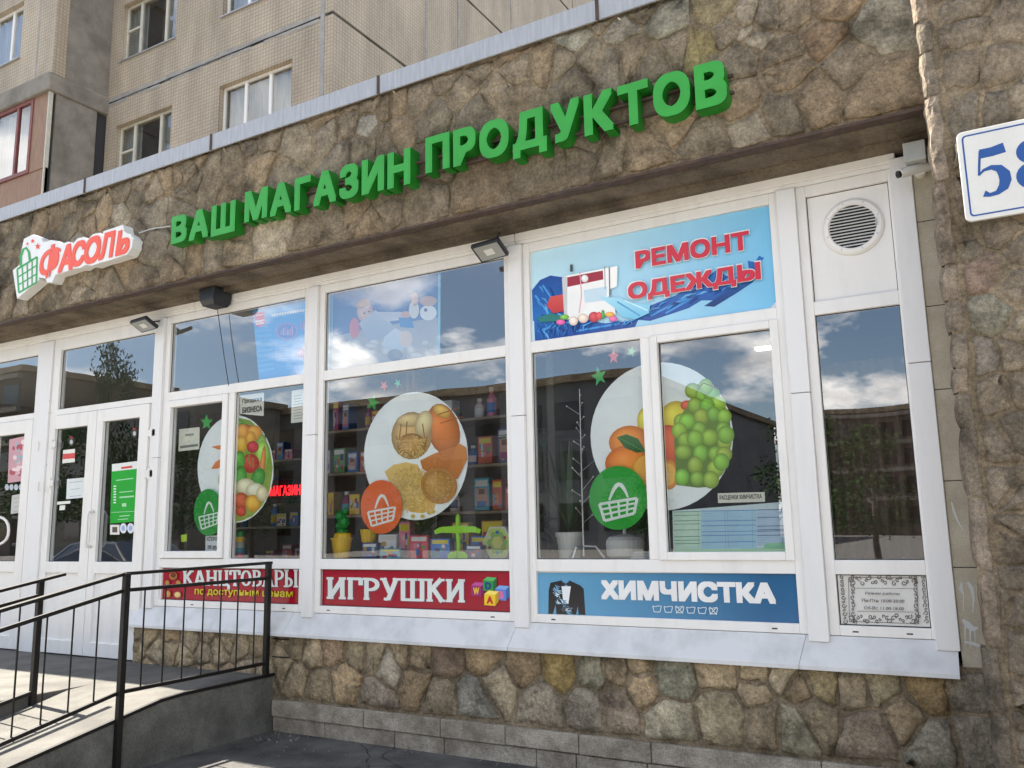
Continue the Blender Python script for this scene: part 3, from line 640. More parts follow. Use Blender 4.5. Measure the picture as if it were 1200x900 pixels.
# bay 5 dry cleaning
W5 = thing('shop_window', (-1.97, 0, ZB), 'white framed window with the round fruit picture and price list', 'window', 'white framed shop windows')
f = MB(); xl, xr = -2.895, -1.055
frame_bars(f, [(xl, -2.845, ZB, ZT), (-1.107, xr, ZB, ZT), (-2.845, -1.107, z['A'], ZT), (-2.845, -1.107, z['C'], z['B']), (-2.845, -1.107, z['E'], z['D']), (-2.845, -1.107, ZB, z['F']), (-2.013, -1.945, z['D'], z['C'])])
bead(f, -2.845, -2.013, z['D'], z['C']); f.build('frame', 'pvc', W5, bevel=.004)
ring(MB(), -1.941, -1.102, z['D']-.004, z['C']+.004, .052, -.046, .03).build('sash', 'pvc', W5, bevel=.006)
pane(W5, -2.845, -2.013, z['D'], z['C']); pane(W5, -1.887, -1.156, z['D5']-.008, z['C5']+.01, -.004)
MB().box(-2.85, -1.10, .012, .03, z['B'], z['A']).build('infill_panel', 'pvc', W5); MB().box(-2.85, -1.10, .012, .03, z['F'], z['E']).build('infill_panel', 'pvc', W5)
screws(MB(), [(-2.72, .975), (-1.25, .975)]).build('drain_slot', 'gasket', W5)
# bay 6 vent bay
W6 = thing('shop_window', (-.65, 0, ZB), 'narrow white framed window below the round vent', 'window', 'white framed shop windows')
f = MB(); xl, xr = -.94, -.392
frame_bars(f, [(xl, -.884, ZB, ZT), (-.411, xr, ZB, ZT), (-.884, -.411, z['A'], ZT), (-.884, -.411, z['C'], z['B']), (-.884, -.411, z['E'], z['D']), (-.884, -.411, ZB, z['F'])])
bead(f, -.884, -.411, z['D'], z['C']); bead(f, -.884, -.411, z['B'], z['A']); f.build('frame', 'pvc', W6, bevel=.004)
pane(W6, -.884, -.411, z['D'], z['C'])
MB().box(-.884, -.411, .0, .02, z['B'], z['A']).build('vent_panel', 'pvc', W6); MB().box(-.89, -.405, .012, .03, z['F'], z['E']).build('infill_panel', 'pvc', W6)
ring(MB(), -.884, -.411, z['B'], z['A'], .005, -.0015, .0).build('gasket', 'gasket', W6)
screws(MB(), [(-.80, .975), (-.52, .975)]).build('drain_slot', 'gasket', W6)
# vent grille
vc = at(999, 265, -.02); vr = (at(1036, 262, -.02).x-at(963, 268, -.02).x)/2
V = thing('vent_grille', (vc.x, 0, vc.z), 'round white louvred vent in the panel above the narrow window', 'vent')
MB().lathe((vc.x, -.002, vc.z), [(vr*.78, 0), (vr*.78, -.004)], 40, 'y').build('opening', 'vent_dark', V)
rim = MB(); pr = [(vr, -.002), (vr, -.012), (vr*.92, -.024), (vr*.80, -.026), (vr*.765, -.018), (vr*.765, -.002)]
nn = 44
for r_, h in pr:
    for j in range(nn): t_ = 2*math.pi*j/nn; rim.v.append((vc.x+r_*math.cos(t_), h, vc.z+r_*math.sin(t_)))
rim.f = [(i*nn+j, i*nn+(j+1) % nn, ((i+1) % 6)*nn+(j+1) % nn, ((i+1) % 6)*nn+j) for i in range(6) for j in range(nn)]; rim.c = [(1, 1, 1)]*len(rim.v)
rim.build('rim', 'pvc', V, smooth=False)
for i in range(13):
    dz = -vr*.72+vr*1.44*(i+.5)/13; hw = math.sqrt(max(0, (vr*.77)**2-dz**2))
    s_ = MB(); s_.add([(vc.x-hw, -.008, vc.z+dz+.007), (vc.x+hw, -.008, vc.z+dz+.007), (vc.x+hw, -.021, vc.z+dz-.002), (vc.x-hw, -.021, vc.z+dz-.002), (vc.x-hw, -.008, vc.z+dz+.003), (vc.x+hw, -.008, vc.z+dz+.003), (vc.x+hw, -.021, vc.z+dz-.0055), (vc.x-hw, -.021, vc.z+dz-.0055)],
        [(0,3,2,1),(4,5,6,7),(3,7,6,2),(0,1,5,4),(1,2,6,5),(0,4,7,3)]); s_.build('louvre', 'pvc', V)
for j in range(8):
    t_ = 2*math.pi*j/8+.3; MB().lathe((vc.x+vr*.87*math.cos(t_), -.026, vc.z+vr*.87*math.sin(t_)), [(.006, .003), (.005, -.002)], 8, 'y').build('screw', 'silver', V)
MB().box(vc.x+vr*.74, vc.x+vr*.78, -.04, -.02, vc.z-.02, vc.z+.02).build('lever', 'grey_plastic', V)

# sloping sill sheets
sl = thing('window_sill', (-3.7, -.1, .8), 'pale blue-white sheet sill sloping out below the windows', 'sill')
xsj = [-7.13, at(340, 737, -.06).x, at(603, 757, -.06).x, at(943, 772, -.06).x, at(1125, 788, -.1).x]
ze = at(600, 763, -.115).z
for i, (a, b) in enumerate(zip(xsj[:-1], xsj[1:])):
    k = MB(); a += .0015; b -= .0015; oa = .012 if i else 0; ob = .012 if i < 3 else 0; a1, b1 = a-oa*2, b-ob*2; a += oa; b += ob
    k.add([(a, -.028, .948), (b, -.028, .948), (b1, -.115, ze+.022), (a1, -.115, ze+.022), (a1, -.115, ze), (b1, -.115, ze), (b1, -.107, ze-.002), (a1, -.107, ze-.002), (a, -.02, .94), (b, -.02, .94), (b1, -.109, ze+.018), (a1, -.109, ze+.018)],
          [(0, 3, 2, 1), (3, 4, 5, 2), (4, 7, 6, 5), (7, 11, 10, 6), (11, 8, 9, 10), (0, 1, 9, 8), (1, 2, 5, 6, 10, 9), (0, 8, 11, 7, 4, 3)])
    k.build('sill_sheet', 'sill_metal', sl)
MB().box(-6.8, -.3, -.020, .09, .83, .94).build('bedding', 'mortar', sl)

# entrance doors
def leaf(parent, x0, x1, gx0, gx1, zt, zb, gz0, gz1, hinge):
    o = MB()
    frame_bars(o, [(x0, gx0, zb, zt), (gx1, x1, zb, zt), (gx0, gx1, gz1, zt), (gx0, gx1, gz0-.11, gz0), (gx0, gx1, zb, zb+.13)], -.05, .02)
    bead(o, gx0, gx1, gz0, gz1)
    d = o.build('door_leaf', 'pvc', parent, bevel=.005)
    MB().box(gx0, gx1, -.028, -.004, zb+.13, gz0-.11).build('lower_panel', 'pvc', d)
    p_ = MB().add([(gx0, -.014, gz0), (gx1, -.014, gz0), (gx1, -.014, gz1), (gx0, -.014, gz1)], [(0, 1, 2, 3)]).build('pane', 'glass', d)
    ring(MB(), gx0-.002, gx1+.002, gz0-.002, gz1+.002, .007, -.018, -.0155).build('gasket', 'gasket', d)
    return d
DT = at(100, 484, 0).z; GT = at(100, 500, 0).z; GB = at(90, 658, 0).z
E2 = thing('entrance_door', (-7.75, 0, ZL), 'white glazed double door with the green notice', 'door', 'white entrance doors')
f = MB(); frame_bars(f, [(-8.60, -8.483, ZL, ZT), (-6.984, -6.925, ZL, ZT), (-8.483, -6.984, z['A2'], ZT), (-8.483, -6.984, DT+.006, z['B2'])], -.03, .045)
bead(f, -8.483, -6.984, z['B2'], z['A2']); f.build('frame', 'pvc', E2, bevel=.004); pane(E2, -8.483, -6.984, z['B2'], z['A2'])
xa_, xb_ = at(66, 560, 0).x, at(104, 560, 0).x; xc_, xd_ = at(122, 560, 0).x, at(165, 560, 0).x
xm = (xb_+xc_)/2+.02
leaf(E2, -8.478, xm-.004, xa_, xb_, DT, ZL+.012, GB, GT, -1); leaf(E2, xm+.004, -6.99, xc_, xd_, DT, ZL+.012, GB, GT+.02, 1)
def handle(parent, x_, z_):
    h = MB().tube([(x_, -.05, z_-.17), (x_, -.10, z_-.165), (x_, -.115, z_-.13), (x_, -.115, z_+.13), (x_, -.10, z_+.165), (x_, -.05, z_+.17)], .014, 10)
    h.build('handle', 'pvc', parent, smooth=True)
hz = at(110, 620, -.1).z; handle(E2, xm+.045, hz)
for px_, py_ in ((61, 521), (58, 566), (177, 507), (174, 555)):
    p_ = at(px_, py_, -.06); MB().lathe((p_.x, -.058, p_.z-.05), [(.013, 0), (.013, .1)], 10).box(p_.x-.05, p_.x+.05, -.058, -.05, p_.z-.03, p_.z+.03).build('hinge', 'pvc', E2)
E1 = thing('entrance_door', (-9.6, 0, ZL), 'white glazed door with curved handle at the left edge', 'door', 'white entrance doors')
x1r = at(48, 440, 0).x; f = MB(); x1g = at(30, 560, 0).x
frame_bars(f, [(x1r, -8.865, ZL, ZT), (-10.62, -10.5, ZL, ZT), (-10.5, x1r, z['A2'], ZT), (-10.5, x1r, DT+.006, z['B2'])], -.03, .045)
f.build('frame', 'pvc', E1, bevel=.004); pane(E1, -10.5, x1r, z['B2'], z['A2'])
leaf(E1, -9.72, x1r-.004, -9.56, x1g, DT, ZL+.012, GB, GT, 1); leaf(E1, -10.495, -9.726, -10.36, -9.86, DT, ZL+.012, GB, GT, 1)
ph = [at(px_, py_, -.10) for px_, py_ in ((-4, 606), (0, 606), (4, 607.5), (7.5, 610.5), (9.6, 615), (10.2, 621), (9.6, 627), (7.6, 632), (4, 635.5), (0, 637.5), (-4, 638.5))]
MB().tube(ph, .014, 10).build('handle', 'pvc', E1, smooth=True)
for py_ in (523, 570):
    p_ = at(44, py_, -.06); MB().lathe((p_.x, -.058, p_.z-.05), [(.013, 0), (.013, .1)], 10).build('hinge', 'pvc', E1)
t = thing('cover_post', (-8.73, -.03, ZL), 'wide white cover post left of the double door', 'post', 'white window posts')
MB().box(-8.860, -8.602, -.05, .03, ZL, ZT-.005).build('cover', 'pvc_cover', t, bevel=.004)
sc = MB()
for px_, py_ in ((57, 484), (60, 484), (58, 470), (55, 545), (53, 575)):
    p_ = at(px_, py_, -.05); sc.lathe((p_.x, -.052, p_.z), [(.007, .002), (.006, -.002)], 8, 'y')
sc.build('screw', 'silver', t)
W0 = thing('shop_window', (-11.8, 0, ZB), 'white framed glazing left of the doors', 'window', 'white framed shop windows')
f = MB(); frame_bars(f, [(-10.75, -10.63, ZL, ZT), (-13.9, -13.8, ZL, ZT), (-13.8, -10.75, z['A'], ZT), (-13.8, -10.75, z['C'], z['B']), (-13.8, -10.75, ZL, 1.3)]); f.build('frame', 'pvc', W0)
pane(W0, -13.8, -10.75, z['B'], z['A']); pane(W0, -13.8, -10.75, 1.3, z['C'])

# ------------------------------------------------------------------ railings
def railing(name, label, x_, top, posts, bal, knee):
    """top: list of (y, z_ground_line) along the run"""
    t = thing(name, (x_, top[0][0], 0), label, 'railing', 'black steel ramp railings'); return t
rr = thing('railing', (-5.27, -.1, ZL), 'black steel railing on the near edge of the ramp, ending at the wall', 'railing', 'black steel ramp railings')
xr_ = -5.275; sl_ = .205
def rz(zk, y): return zk if y > -1.47 else zk-(-1.47-y)*sl_
yend = -3.1
MB().box(xr_-.02, xr_+.02, -.155, -.115, ZL, 1.34).build('post', 'black_steel', rr, bevel=.002)
MB().box(xr_-.02+.035, xr_+.02+.035, -1.49, -1.45, .0, 1.335).build('post', 'black_steel', rr, bevel=.002)
MB().box(xr_-.02+.035, xr_+.02+.035, -3.1, -3.06, .0, rz(1.32, -3.08)).build('post', 'black_steel', rr, bevel=.002)
for zk, w, h, nm in ((1.345, .045, .022, 'handrail'), (1.222, .025, .025, 'mid_rail'), (.555, .025, .025, 'bottom_rail')):
    y0 = -.11 if nm == 'handrail' else -.135
    k = MB().bar((xr_, y0, zk), (xr_+.012, -1.47, zk-.012 if nm == 'handrail' else zk), w, h).bar((xr_+.012, -1.472, zk-.012 if nm == 'handrail' else zk), (xr_+.012, yend, rz(zk-.012, yend)), w, h); k.build(nm, 'black_steel', rr, bevel=.002)
ys = [atx(px_, 740, xr_).y for px_ in (167, 191.5, 214, 236.5, 257, 277, 297)]
ys += [-1.47-.175*(i+1) for i in range(9)]
for y in ys: MB().tube([(xr_+.006, y, rz(.555, y)+.005), (xr_+.006, y, rz(1.222, y)-.005)], .0062, 6).build('baluster', 'black_steel', rr)
for zk in (.72, .58): MB().tube([(xr_+.02, -.085, zk+.02), (xr_+.19, -.07, zk+.02)], .005, 6).build('bracket', 'black_steel', rr)
rl = thing('railing', (-6.3, -1.42, .36), 'black steel railing on the far edge of the ramp, near the doors', 'railing', 'black steel ramp railings')
x_ = -6.3
MB().box(x_-.02, x_+.02, -1.44, -1.40, .36, 1.275).build('post', 'black_steel', rl, bevel=.002)
MB().box(x_-.02, x_+.02, -3.06, -3.02, .05, .98).build('post', 'black_steel', rl, bevel=.002)
for za, w, h, nm, y0 in ((1.306, .045, .022, 'handrail', -1.235), (1.165, .025, .025, 'mid_rail', -1.41), (.475, .025, .025, 'bottom_rail', -1.41)):
    MB().bar((x_, y0, za), (x_, -3.1, za-(-y0+3.1-2*(-y0))*0-(3.1+y0)*.185), w, h).build(nm, 'black_steel', rl, bevel=.002)
for i in range(10):
    y = -1.56-.145*i; d_ = (-1.41-y)*.185; MB().tube([(x_, y, .475-d_), (x_, y, 1.165-d_)], .0062, 6).build('baluster', 'black_steel', rl)

# ------------------------------------------------------------------ fascia signs
YL = -.575     # front face of the green letters
vs_ = thing('channel_letter_sign', (-3.7, -.5, 4.1), 'green block letter sign spelling a grocery slogan across the fascia', 'sign')
def word(txt, px0, px1, py0t, py0b, py1t, py1b, off=.050):
    a0, a1 = at(px0, py0b, YL), at(px0, py0t, YL); b0, b1 = at(px1, py1b, YL), at(px1, py1t, YL)
    c = bpy.data.curves.new('lettering', 'FONT'); c.size = 1
    ws = []
    for ch in txt:
        v, f_ = glyph_raw(ch); ws.append(max(p[0] for p in v)-min(p[0] for p in v)+.10)
    bpy.data.curves.remove(c)
    gap = .095; tot = sum(ws)+gap*(len(ws)-1)*1.0; xs_ = a0.x; k = (b0.x-a0.x)/tot
    for ch, w_ in zip(txt, ws):
        x0 = xs_; x1 = xs_+w_*k; t0 = (x0-a0.x)/(b0.x-a0.x); z0 = a0.z+(b0.z-a0.z)*t0; z1 = a1.z+(b1.z-a1.z)*t0
        low_ = .16*(z1-z0) if ch == 'Д' else 0
        mb = MB(); letter(mb, ch, x0, x1, z0-low_, z1, YL, off, 0)
        # front face plus the returns of the box letter
        o = mb.build('letter', 'green_letter', vs_)
        o.location.z += 0
        mb2 = MB(); v, f_ = glyph(ch, off, .1)
        vv = [(x0+(x1-x0)*p[0], YL+.002+(.5-p[2]/.1*.5)*.10+p[3]*.0004, (z0-low_)+(z1-z0+low_)*p[1]) for p in v]
        ff = [q for q in f_ if not all(v[i][2] > .095 for i in q)]
        mb2.add(vv, ff); mb2.build('return', 'green_return', o)
        xs_ = x1+gap*k
RAW = {}
def glyph_raw(ch):
    if ch in RAW: return RAW[ch]
    c = bpy.data.curves.new('lettering', 'FONT'); c.body = ch; c.size = 1; c.offset = 0
    o = bpy.data.objects.new('lettering', c); COL.objects.link(o); bpy.context.view_layer.update()
    me = bpy.data.meshes.new_from_object(o.evaluated_get(bpy.context.evaluated_depsgraph_get()))
    r = ([tuple(p.co) for p in me.vertices], None); bpy.data.objects.remove(o); bpy.data.curves.remove(c); bpy.data.meshes.remove(me); RAW[ch] = r; return r
word('ВАШ', 200, 275, 255, 287, 234.5, 273)
word('МАГАЗИН', 286, 481, 226, 261.5, 173, 216)
word('ПРОДУКТОВ', 498.5, 853, 162, 204, 67, 121)
rl_ = MB(); p0, p1 = at(280, 258, YF-.045), at(860, 100, YF-.045)
for dz in (0, -.11): rl_.bar((p0.x, YF-.045, 4.26+dz), (p1.x, YF-.045, 4.26+dz), .02, .018)
rl_.build('mounting_rail', 'rust_steel', vs_)
pc = [at(163, 273, YF-.04), at(178, 268, YF-.05), at(200, 265, YF-.05)]
MB().tube(pc, .006, 6).build('cable', 'grey_plastic', vs_)

fs_ = thing('shop_name_sign', (-7.6, -.5, 4.0), 'white contour sign with red lettering and green basket', 'sign')
YS = -.575
ol = [(75,385),(115,350),(118,300),(140,200),(195,172),(238,192),(252,222),(300,206),(340,212),(365,228),(400,215),(428,226),(455,197),(490,188),(518,200),(545,172),(580,164),(602,176),(606,155),(720,117),(728,156),(760,175),(778,200),(772,250),(745,292),(700,305),(640,325),(590,338),(540,357),(500,352),(470,370),(430,374),(395,388),(350,402),(325,410),(304,455),(275,455),(268,432),(225,425),(228,440),(165,495),(100,550)]
P3 = [at(p[0]/5, 240+p[1]/5, YS) for p in ol]
MB().prism([(p.x, p.z) for p in P3], YS, YS+.105).build('box_body', 'sign_white', fs_)
def lbox(ch, x0, x1, yt, yb, off, m_, thick=.004):
    cxp = (x0+x1)/2; a = at(x0/5, 240+(yt+yb)/10, YS); b = at(x1/5, 240+(yt+yb)/10, YS); t_ = at(cxp/5, 240+yt/5, YS); u = at(cxp/5, 240+yb/5, YS)
    mb = MB(); letter(mb, ch, a.x, b.x, u.z, t_.z, YS-.003, off, 0, shear=.12); mb.build('letter', m_, fs_)
lbox('Ф', 234, 362, 236, 428, .022, 'sign_red'); lbox('А', 345, 432, 234, 390, .05, 'sign_red'); lbox('С', 422, 502, 212, 360, .05, 'sign_red')
lbox('О', 495, 592, 186, 343, .05, 'sign_red'); lbox('Л', 582, 675, 162, 315, .05, 'sign_red'); lbox('Ь', 680, 762, 146, 292, .05, 'sign_red')
bk = Print(YS-.002, .00015); gc = rgb(60, 160, 90); rc = rgb(232, 80, 60)
def Z5(pts): return [(p[0]/5, 240+p[1]/5) for p in pts]
bk.line(Z5([(100,378),(110,515),(212,455),(217,305)]), 2.0, gc); bk.line(Z5([(100,378),(217,305)]), 2.2, gc)
bk.line(Z5([(103,425),(215,355)]), 1.4, gc); bk.line(Z5([(107,470),(213,405)]), 1.4, gc)
for a in (.25, .5, .75): bk.line(Z5([(100+117*a, 378-73*a), (110+102*a, 515-60*a)]), 1.4, gc)
bk.vstroke(Z5([(122,360),(122,300),(135,262),(152,252),(168,275),(175,330)]), [2.6]*6, gc)
for s_ in ((160,228,12), (190,212,15), (220,243,21)): bk.star(s_[0]/5, 240+s_[1]/5, s_[2]/5, rc)
bk.build('basket_emblem', fs_)

# house number plate on the pier
YN = YP-.075
np_ = thing('number_plate', (.3, YN, 3.2), 'white house number plate with blue border on the stone pier', 'number plate')
a = at(1119, 157, YN); b = at(1134, 261, YN); xl = min(a.x, b.x)+.004; zt, zb = a.z+.002, b.z+.004; hgt = zt-zb; xr = xl+hgt*1.38
def rrect(x0, x1, z0, z1, r, n=5):
    pts = []
    for cx_, cz_, t0 in ((x1-r, z1-r, 0), (x0+r, z1-r, 90), (x0+r, z0+r, 180), (x1-r, z0+r, 270)):
        for i in range(n+1): t_ = R_(t0+90*i/n); pts.append((cx_+r*math.cos(t_), cz_+r*math.sin(t_)))
    return pts
MB().prism(rrect(xl, xr, zb, zt, .03), YN, YN+.022).build('plate', 'plate_white', np_, bevel=.003)
o1, i1 = rrect(xl+.022, xr-.022, zb+.022, zt-.022, .02), rrect(xl+.030, xr-.030, zb+.030, zt-.030, .014)
n_ = len(o1); bm_ = MB().add([(p[0], YN-.0008, p[1]) for p in o1+i1], [(i, (i+1) % n_, n_+(i+1) % n_, n_+i) for i in range(n_)]); bm_.build('border', 'plate_blue', np_)
for dx in (.02, .5): MB().box(xl+dx+.05, xl+dx+.08, YN+.022, YP+.01, zt-.15, zt-.12).build('stand_off', 'grey_plastic', np_)
def num(mb, pts, ws, y=YN-.001):
    l, r = [], []
    for i, p in enumerate(pts):
        q0 = pts[max(i-1, 0)]; q1 = pts[min(i+1, len(pts)-1)]; d = math.hypot(q1[0]-q0[0], q1[1]-q0[1]); nx, nz = -(q1[1]-q0[1])/d*ws[i]/2, (q1[0]-q0[0])/d*ws[i]/2
        l.append((p[0]+nx, y, p[1]+nz)); r.append((p[0]-nx, y, p[1]-nz))
    k = len(pts); mb.add(l+r, [(i, i+1, k+i+1, k+i) for i in range(k-1)])
u0 = at(1147, 205, YN); U = hgt/100.0
def nm(p): return (u0.x+p[0]*U, u0.z+p[1]*U)
d5 = MB(); num(d5, [nm(p) for p in ((3, 22.5), (14, 22.5), (26, 24.5))], [10*U, 10*U, 11*U]); num(d5, [nm(p) for p in ((3.5, 26), (1.4, 10), (.2, -1))], [2.2*U, 2.4*U, 2.2*U], YN-.0014)
num(d5, [nm(p) for p in ((.2, -.5), (5, 4), (12, 5.5), (19, 3), (23, -4), (23.5, -11), (21, -18), (15, -23), (8, -24), (3, -21.5))], [1.6*U, 3*U, 5*U, 8*U, 11*U, 11*U, 9.5*U, 5*U, 4*U, 7*U], YN-.0018)
d5.build('numeral', 'plate_blue', np_)
d8 = MB()
def loop(cx_, cz_, rx, rz_, w0, w1, y):
    n = 24; l, r = [], []
    for i in range(n):
        t_ = 2*math.pi*i/n; c_, s2 = math.cos(t_), math.sin(t_); w_ = w0+(w1-w0)*abs(c_)**1.5
        l.append((*[nm((cx_+(rx+w_/2)*c_, cz_+(rz_+w_/2)*s2))[0]], y, nm((cx_+(rx+w_/2)*c_, cz_+(rz_+w_/2)*s2))[1])); r.append((nm((cx_+(rx-w_/2)*c_, cz_+(rz_-w_/2)*s2))[0], y, nm((cx_+(rx-w_/2)*c_, cz_+(rz_-w_/2)*s2))[1]))
    d8.add(l+r, [(i, n+i, n+(i+1) % n, (i+1) % n) for i in range(n)])
loop(51, 15, 11, 11.5, 3, 9, YN-.001); loop(51, -11, 13, 13, 3, 10, YN-.0014); d8.build('numeral', 'plate_blue', np_)

# ------------------------------------------------------------------ small fixtures on the front
def floodlight(px_, py_, label, s=1.0):
    c = at(px_, py_, -.20); t = thing('floodlight', (c.x, -.2, c.z), label, 'lamp', 'floodlights under the fascia')
    ax = Vector((1, 0, 0)); n_ = Vector((.1, -.45, -.9)).normalized(); ax = (ax-n_*ax.dot(n_)).normalized(); ay = n_.cross(ax)
    MB().obox(c, ax, ay, n_, .115*s, .085*s, .018).build('housing', 'dark_plastic', t, bevel=.006)
    MB().obox(c+n_*.0185, ax, ay, n_, .098*s, .07*s, .002).build('lamp_glass', 'lamp_glass', t)
    MB().obox(c+n_*.0215, ax, ay, n_, .035*s, .028*s, .0015).build('led_chip', 'plate_white', t)
    MB().bar(c-n_*.02, (c.x+.03, -.045, c.z+.06), .03, .012).build('bracket', 'dark_plastic', t)
    return c
c = floodlight(574, 293, 'black floodlight over the toy window, beside the white post')
MB().tube([at(577, 285, -.17), at(590, 268, -.1), at(583, 262, -.06), at(580, 252, -.10)], .006, 6).build('lead', 'dark_plastic', [o for o in bpy.data.objects if o.name.startswith('floodlight')][0])
floodlight(169, 380, 'black floodlight over the glass double door', .95)
c = at(249, 343, -.20)
t = thing('motion_sensor_box', (c.x, -.2, 3.5), 'black plastic box with rounded lower edge fixed under the fascia', 'box')
bx0, bx1, bz1 = c.x-.10, c.x+.10, 3.765; bz0 = at(249, 359, -.2).z
MB().add([(bx0, -.27, bz1), (bx1, -.27, bz1), (bx1, -.06, bz1), (bx0, -.06, bz1), (bx0+.01, -.27, bz0+.05), (bx1-.01, -.27, bz0+.05), (bx1-.02, -.24, bz0), (bx0+.02, -.24, bz0), (bx0+.02, -.09, bz0), (bx1-.02, -.09, bz0), (bx1-.01, -.06, bz0+.04), (bx0+.01, -.06, bz0+.04)],
     [(0, 1, 2, 3), (0, 4, 5, 1), (4, 7, 6, 5), (7, 8, 9, 6), (8, 11, 10, 9), (11, 3, 2, 10), (0, 3, 11, 8, 7, 4), (1, 5, 6, 9, 10, 2)][::1]).build('housing', 'dark_plastic', t, bevel=.01)
MB().tube([at(254, 357, -.07), at(258, 385, -.062), at(263, 420, -.062), at(268, 452, -.062)], .0035, 6).build('cable', 'dark_plastic', t)
c = at(1072, 179, -.18); t = thing('junction_box', (c.x, -.15, c.z), 'grey square junction box in the corner by the pier', 'box')
h_ = .055; MB().box(c.x-h_, c.x+h_, -.20, -.10, c.z-h_, c.z+h_).build('body', 'grey_plastic', t, bevel=.008); MB().box(c.x-h_-.003, c.x+h_+.003, -.215, -.2005, c.z-h_-.003, c.z+h_+.003).build('lid', 'grey_plastic', t, bevel=.006); MB().box(c.x-.02, c.x+.02, -.0995, .03, c.z-.02, c.z+.02).build('mount', 'grey_plastic', t)
c = at(1066, 201, -.16); t = thing('surveillance_camera', (c.x, -.1, c.z), 'small white surveillance camera below the junction box', 'camera')
MB().tube([(c.x+.10, -.10, c.z+.03), (c.x+.02, -.15, c.z+.01), (c.x-.05, -.19, c.z-.015)], [.026, .028, .028], 14).build('barrel', 'pvc', t, smooth=False)
MB().tube([(c.x-.05, -.1905, c.z-.0152), (c.x-.062, -.198, c.z-.019)], .021, 14).build('lens', 'lens_black', t)
MB().lathe((c.x+.05, -.10, c.z+.02), [(.034, .0), (.034, .08), (.02, .11)], 14, 'y').build('base', 'pvc', t)

# ------------------------------------------------------------------ printed banners in the frames
WHT = (.78, .79, .79)
YO = -.004      # outside banners
# slab-serif capitals from strokes in a 1 x 1 box
def serif(pr, txt, x0, x1, yt, yb, yt1, yb1, c, w=.2, edge=None):
    G = {'К': (.95, [((.2,0),(.2,1)), ((.2,.45),(.8,1)), ((.38,.58),(.85,0))], [(.2,0),(.2,1),(.8,1),(.84,0)]),
         'А': (1.0, [((.15,0),(.46,1)), ((.5,1),(.85,0)), ((.28,.3),(.72,.3))], [(.15,0),(.85,0)]),
         'Н': (1.0, [((.2,0),(.2,1)), ((.8,0),(.8,1)), ((.2,.5),(.8,.5))], [(.2,0),(.2,1),(.8,0),(.8,1)]),
         'Ц': (1.0, [((.2,0),(.2,1)), ((.75,0),(.75,1)), ((.1,.05),(.97,.05)), ((.92,.05),(.92,-.22))], [(.2,1),(.75,1)]),
         'Т': (.9, [((.5,0),(.5,1)), ((.06,.95),(.94,.95)), ((.08,.98),(.08,.7)), ((.92,.98),(.92,.7))], [(.5,0)]),
         'В': (.85, [((.22,0),(.22,1))], [(.18,0),(.18,1)]), 'Р': (.85, [((.22,0),(.22,1))], [(.22,0),(.18,1)]), 'О': (1.0, [], []),
         'Ы': (1.15, [((.17,0),(.17,1)), ((.85,0),(.85,1))], [(.14,0),(.17,1),(.85,0),(.85,1)]),
         'И': (1.0, [((.2,0),(.2,1)), ((.8,0),(.8,1)), ((.24,.12),(.76,.88))], [(.2,0),(.2,1),(.8,0),(.8,1)]),
         'Г': (.8, [((.25,0),(.25,1)), ((.1,.95),(.92,.95)), ((.88,.98),(.88,.66))], [(.25,0),(.2,1)]),
         'У': (.95, [((.18,1),(.5,.35)), ((.85,1),(.42,.02)), ((.42,.04),(.2,.06))], [(.18,1),(.83,1)]),
         'Ш': (1.3, [((.14,0),(.14,1)), ((.5,0),(.5,1)), ((.86,0),(.86,1)), ((.1,.05),(.9,.05))], [(.14,1),(.5,1),(.86,1)])}
    bowls = {'В': [(.22,.74,.56,.26), (.22,.27,.66,.27)], 'Р': [(.22,.70,.68,.30)], 'Ы': [(.17,.28,.4,.28)]}
    tot = sum(G[ch][0] for ch in txt); u = 0
    for ch in txt:
        gw, st_, se = G[ch]; u0_, u1_ = u/tot, (u+gw)/tot; u += gw
        def M(p, u0_=u0_, u1_=u1_):
            t_ = u0_+(u1_-u0_)*p[0]; a, b = yt+(yt1-yt)*t_, yb+(yb1-yb)*t_; return (x0+(x1-x0)*t_, b+(a-b)*p[1])
        hpx = yb-yt; wpx = (x1-x0)*(u1_-u0_)/gw
        for p, q in st_:
            horiz = abs(p[1]-q[1]) < .15
            pr.line([M(p), M(q)], hpx*.13 if horiz else wpx*w/ (1.0), c)
        for p in se:
            d_ = .045 if p[1] < .5 else -.045; pr.line([M((p[0]-.17, p[1]+d_)), M((p[0]+.17, p[1]+d_))], hpx*.11, c)
        for bx_, bz_, rx, rz2 in bowls.get(ch, []):
            pts = [M((bx_+rx*math.sin(math.pi*i/10)**.7*.92, bz_+rz2*.82*math.cos(math.pi*i/10))) for i in range(11)]
            pr.vstroke(pts, [hpx*.11+(wpx*w-hpx*.11)*math.sin(math.pi*i/10) for i in range(11)], c)
        if ch == 'О':
            pts = [M((.5+.34*math.cos(2*math.pi*i/20), .5+.43*math.sin(2*math.pi*i/20))) for i in range(21)]
            pr.vstroke(pts, [hpx*.12+(wpx*w-hpx*.12)*abs(math.cos(2*math.pi*i/20)) for i in range(21)], c)
RED = rgb(152, 10, 38); GW = (.66, .70, .68)
YI = .004
bn = thing('banner', (-5.9, YI, z['F']), 'red stationery banner with white serif letters and yellow small print', 'banner')
MB().box(-6.756, -5.038, YI, YI+.004, z['F'], z['E']).build('board', 'pvc', bn)
p = Print(YI-.0005, .00004); p.poly([(189,664.5),(354,665.5),(353.3,709),(187.5,703)], RED, rgb(162, 14, 44))
serif(p, 'КАНЦТОВАРЫ', 214.5, 349.5, 669.5, 686, 668, 689, (.25, .05, .08), .27)
serif(p, 'КАНЦТОВАРЫ', 214, 349, 668.8, 685.4, 667.2, 688.4, GW, .23)
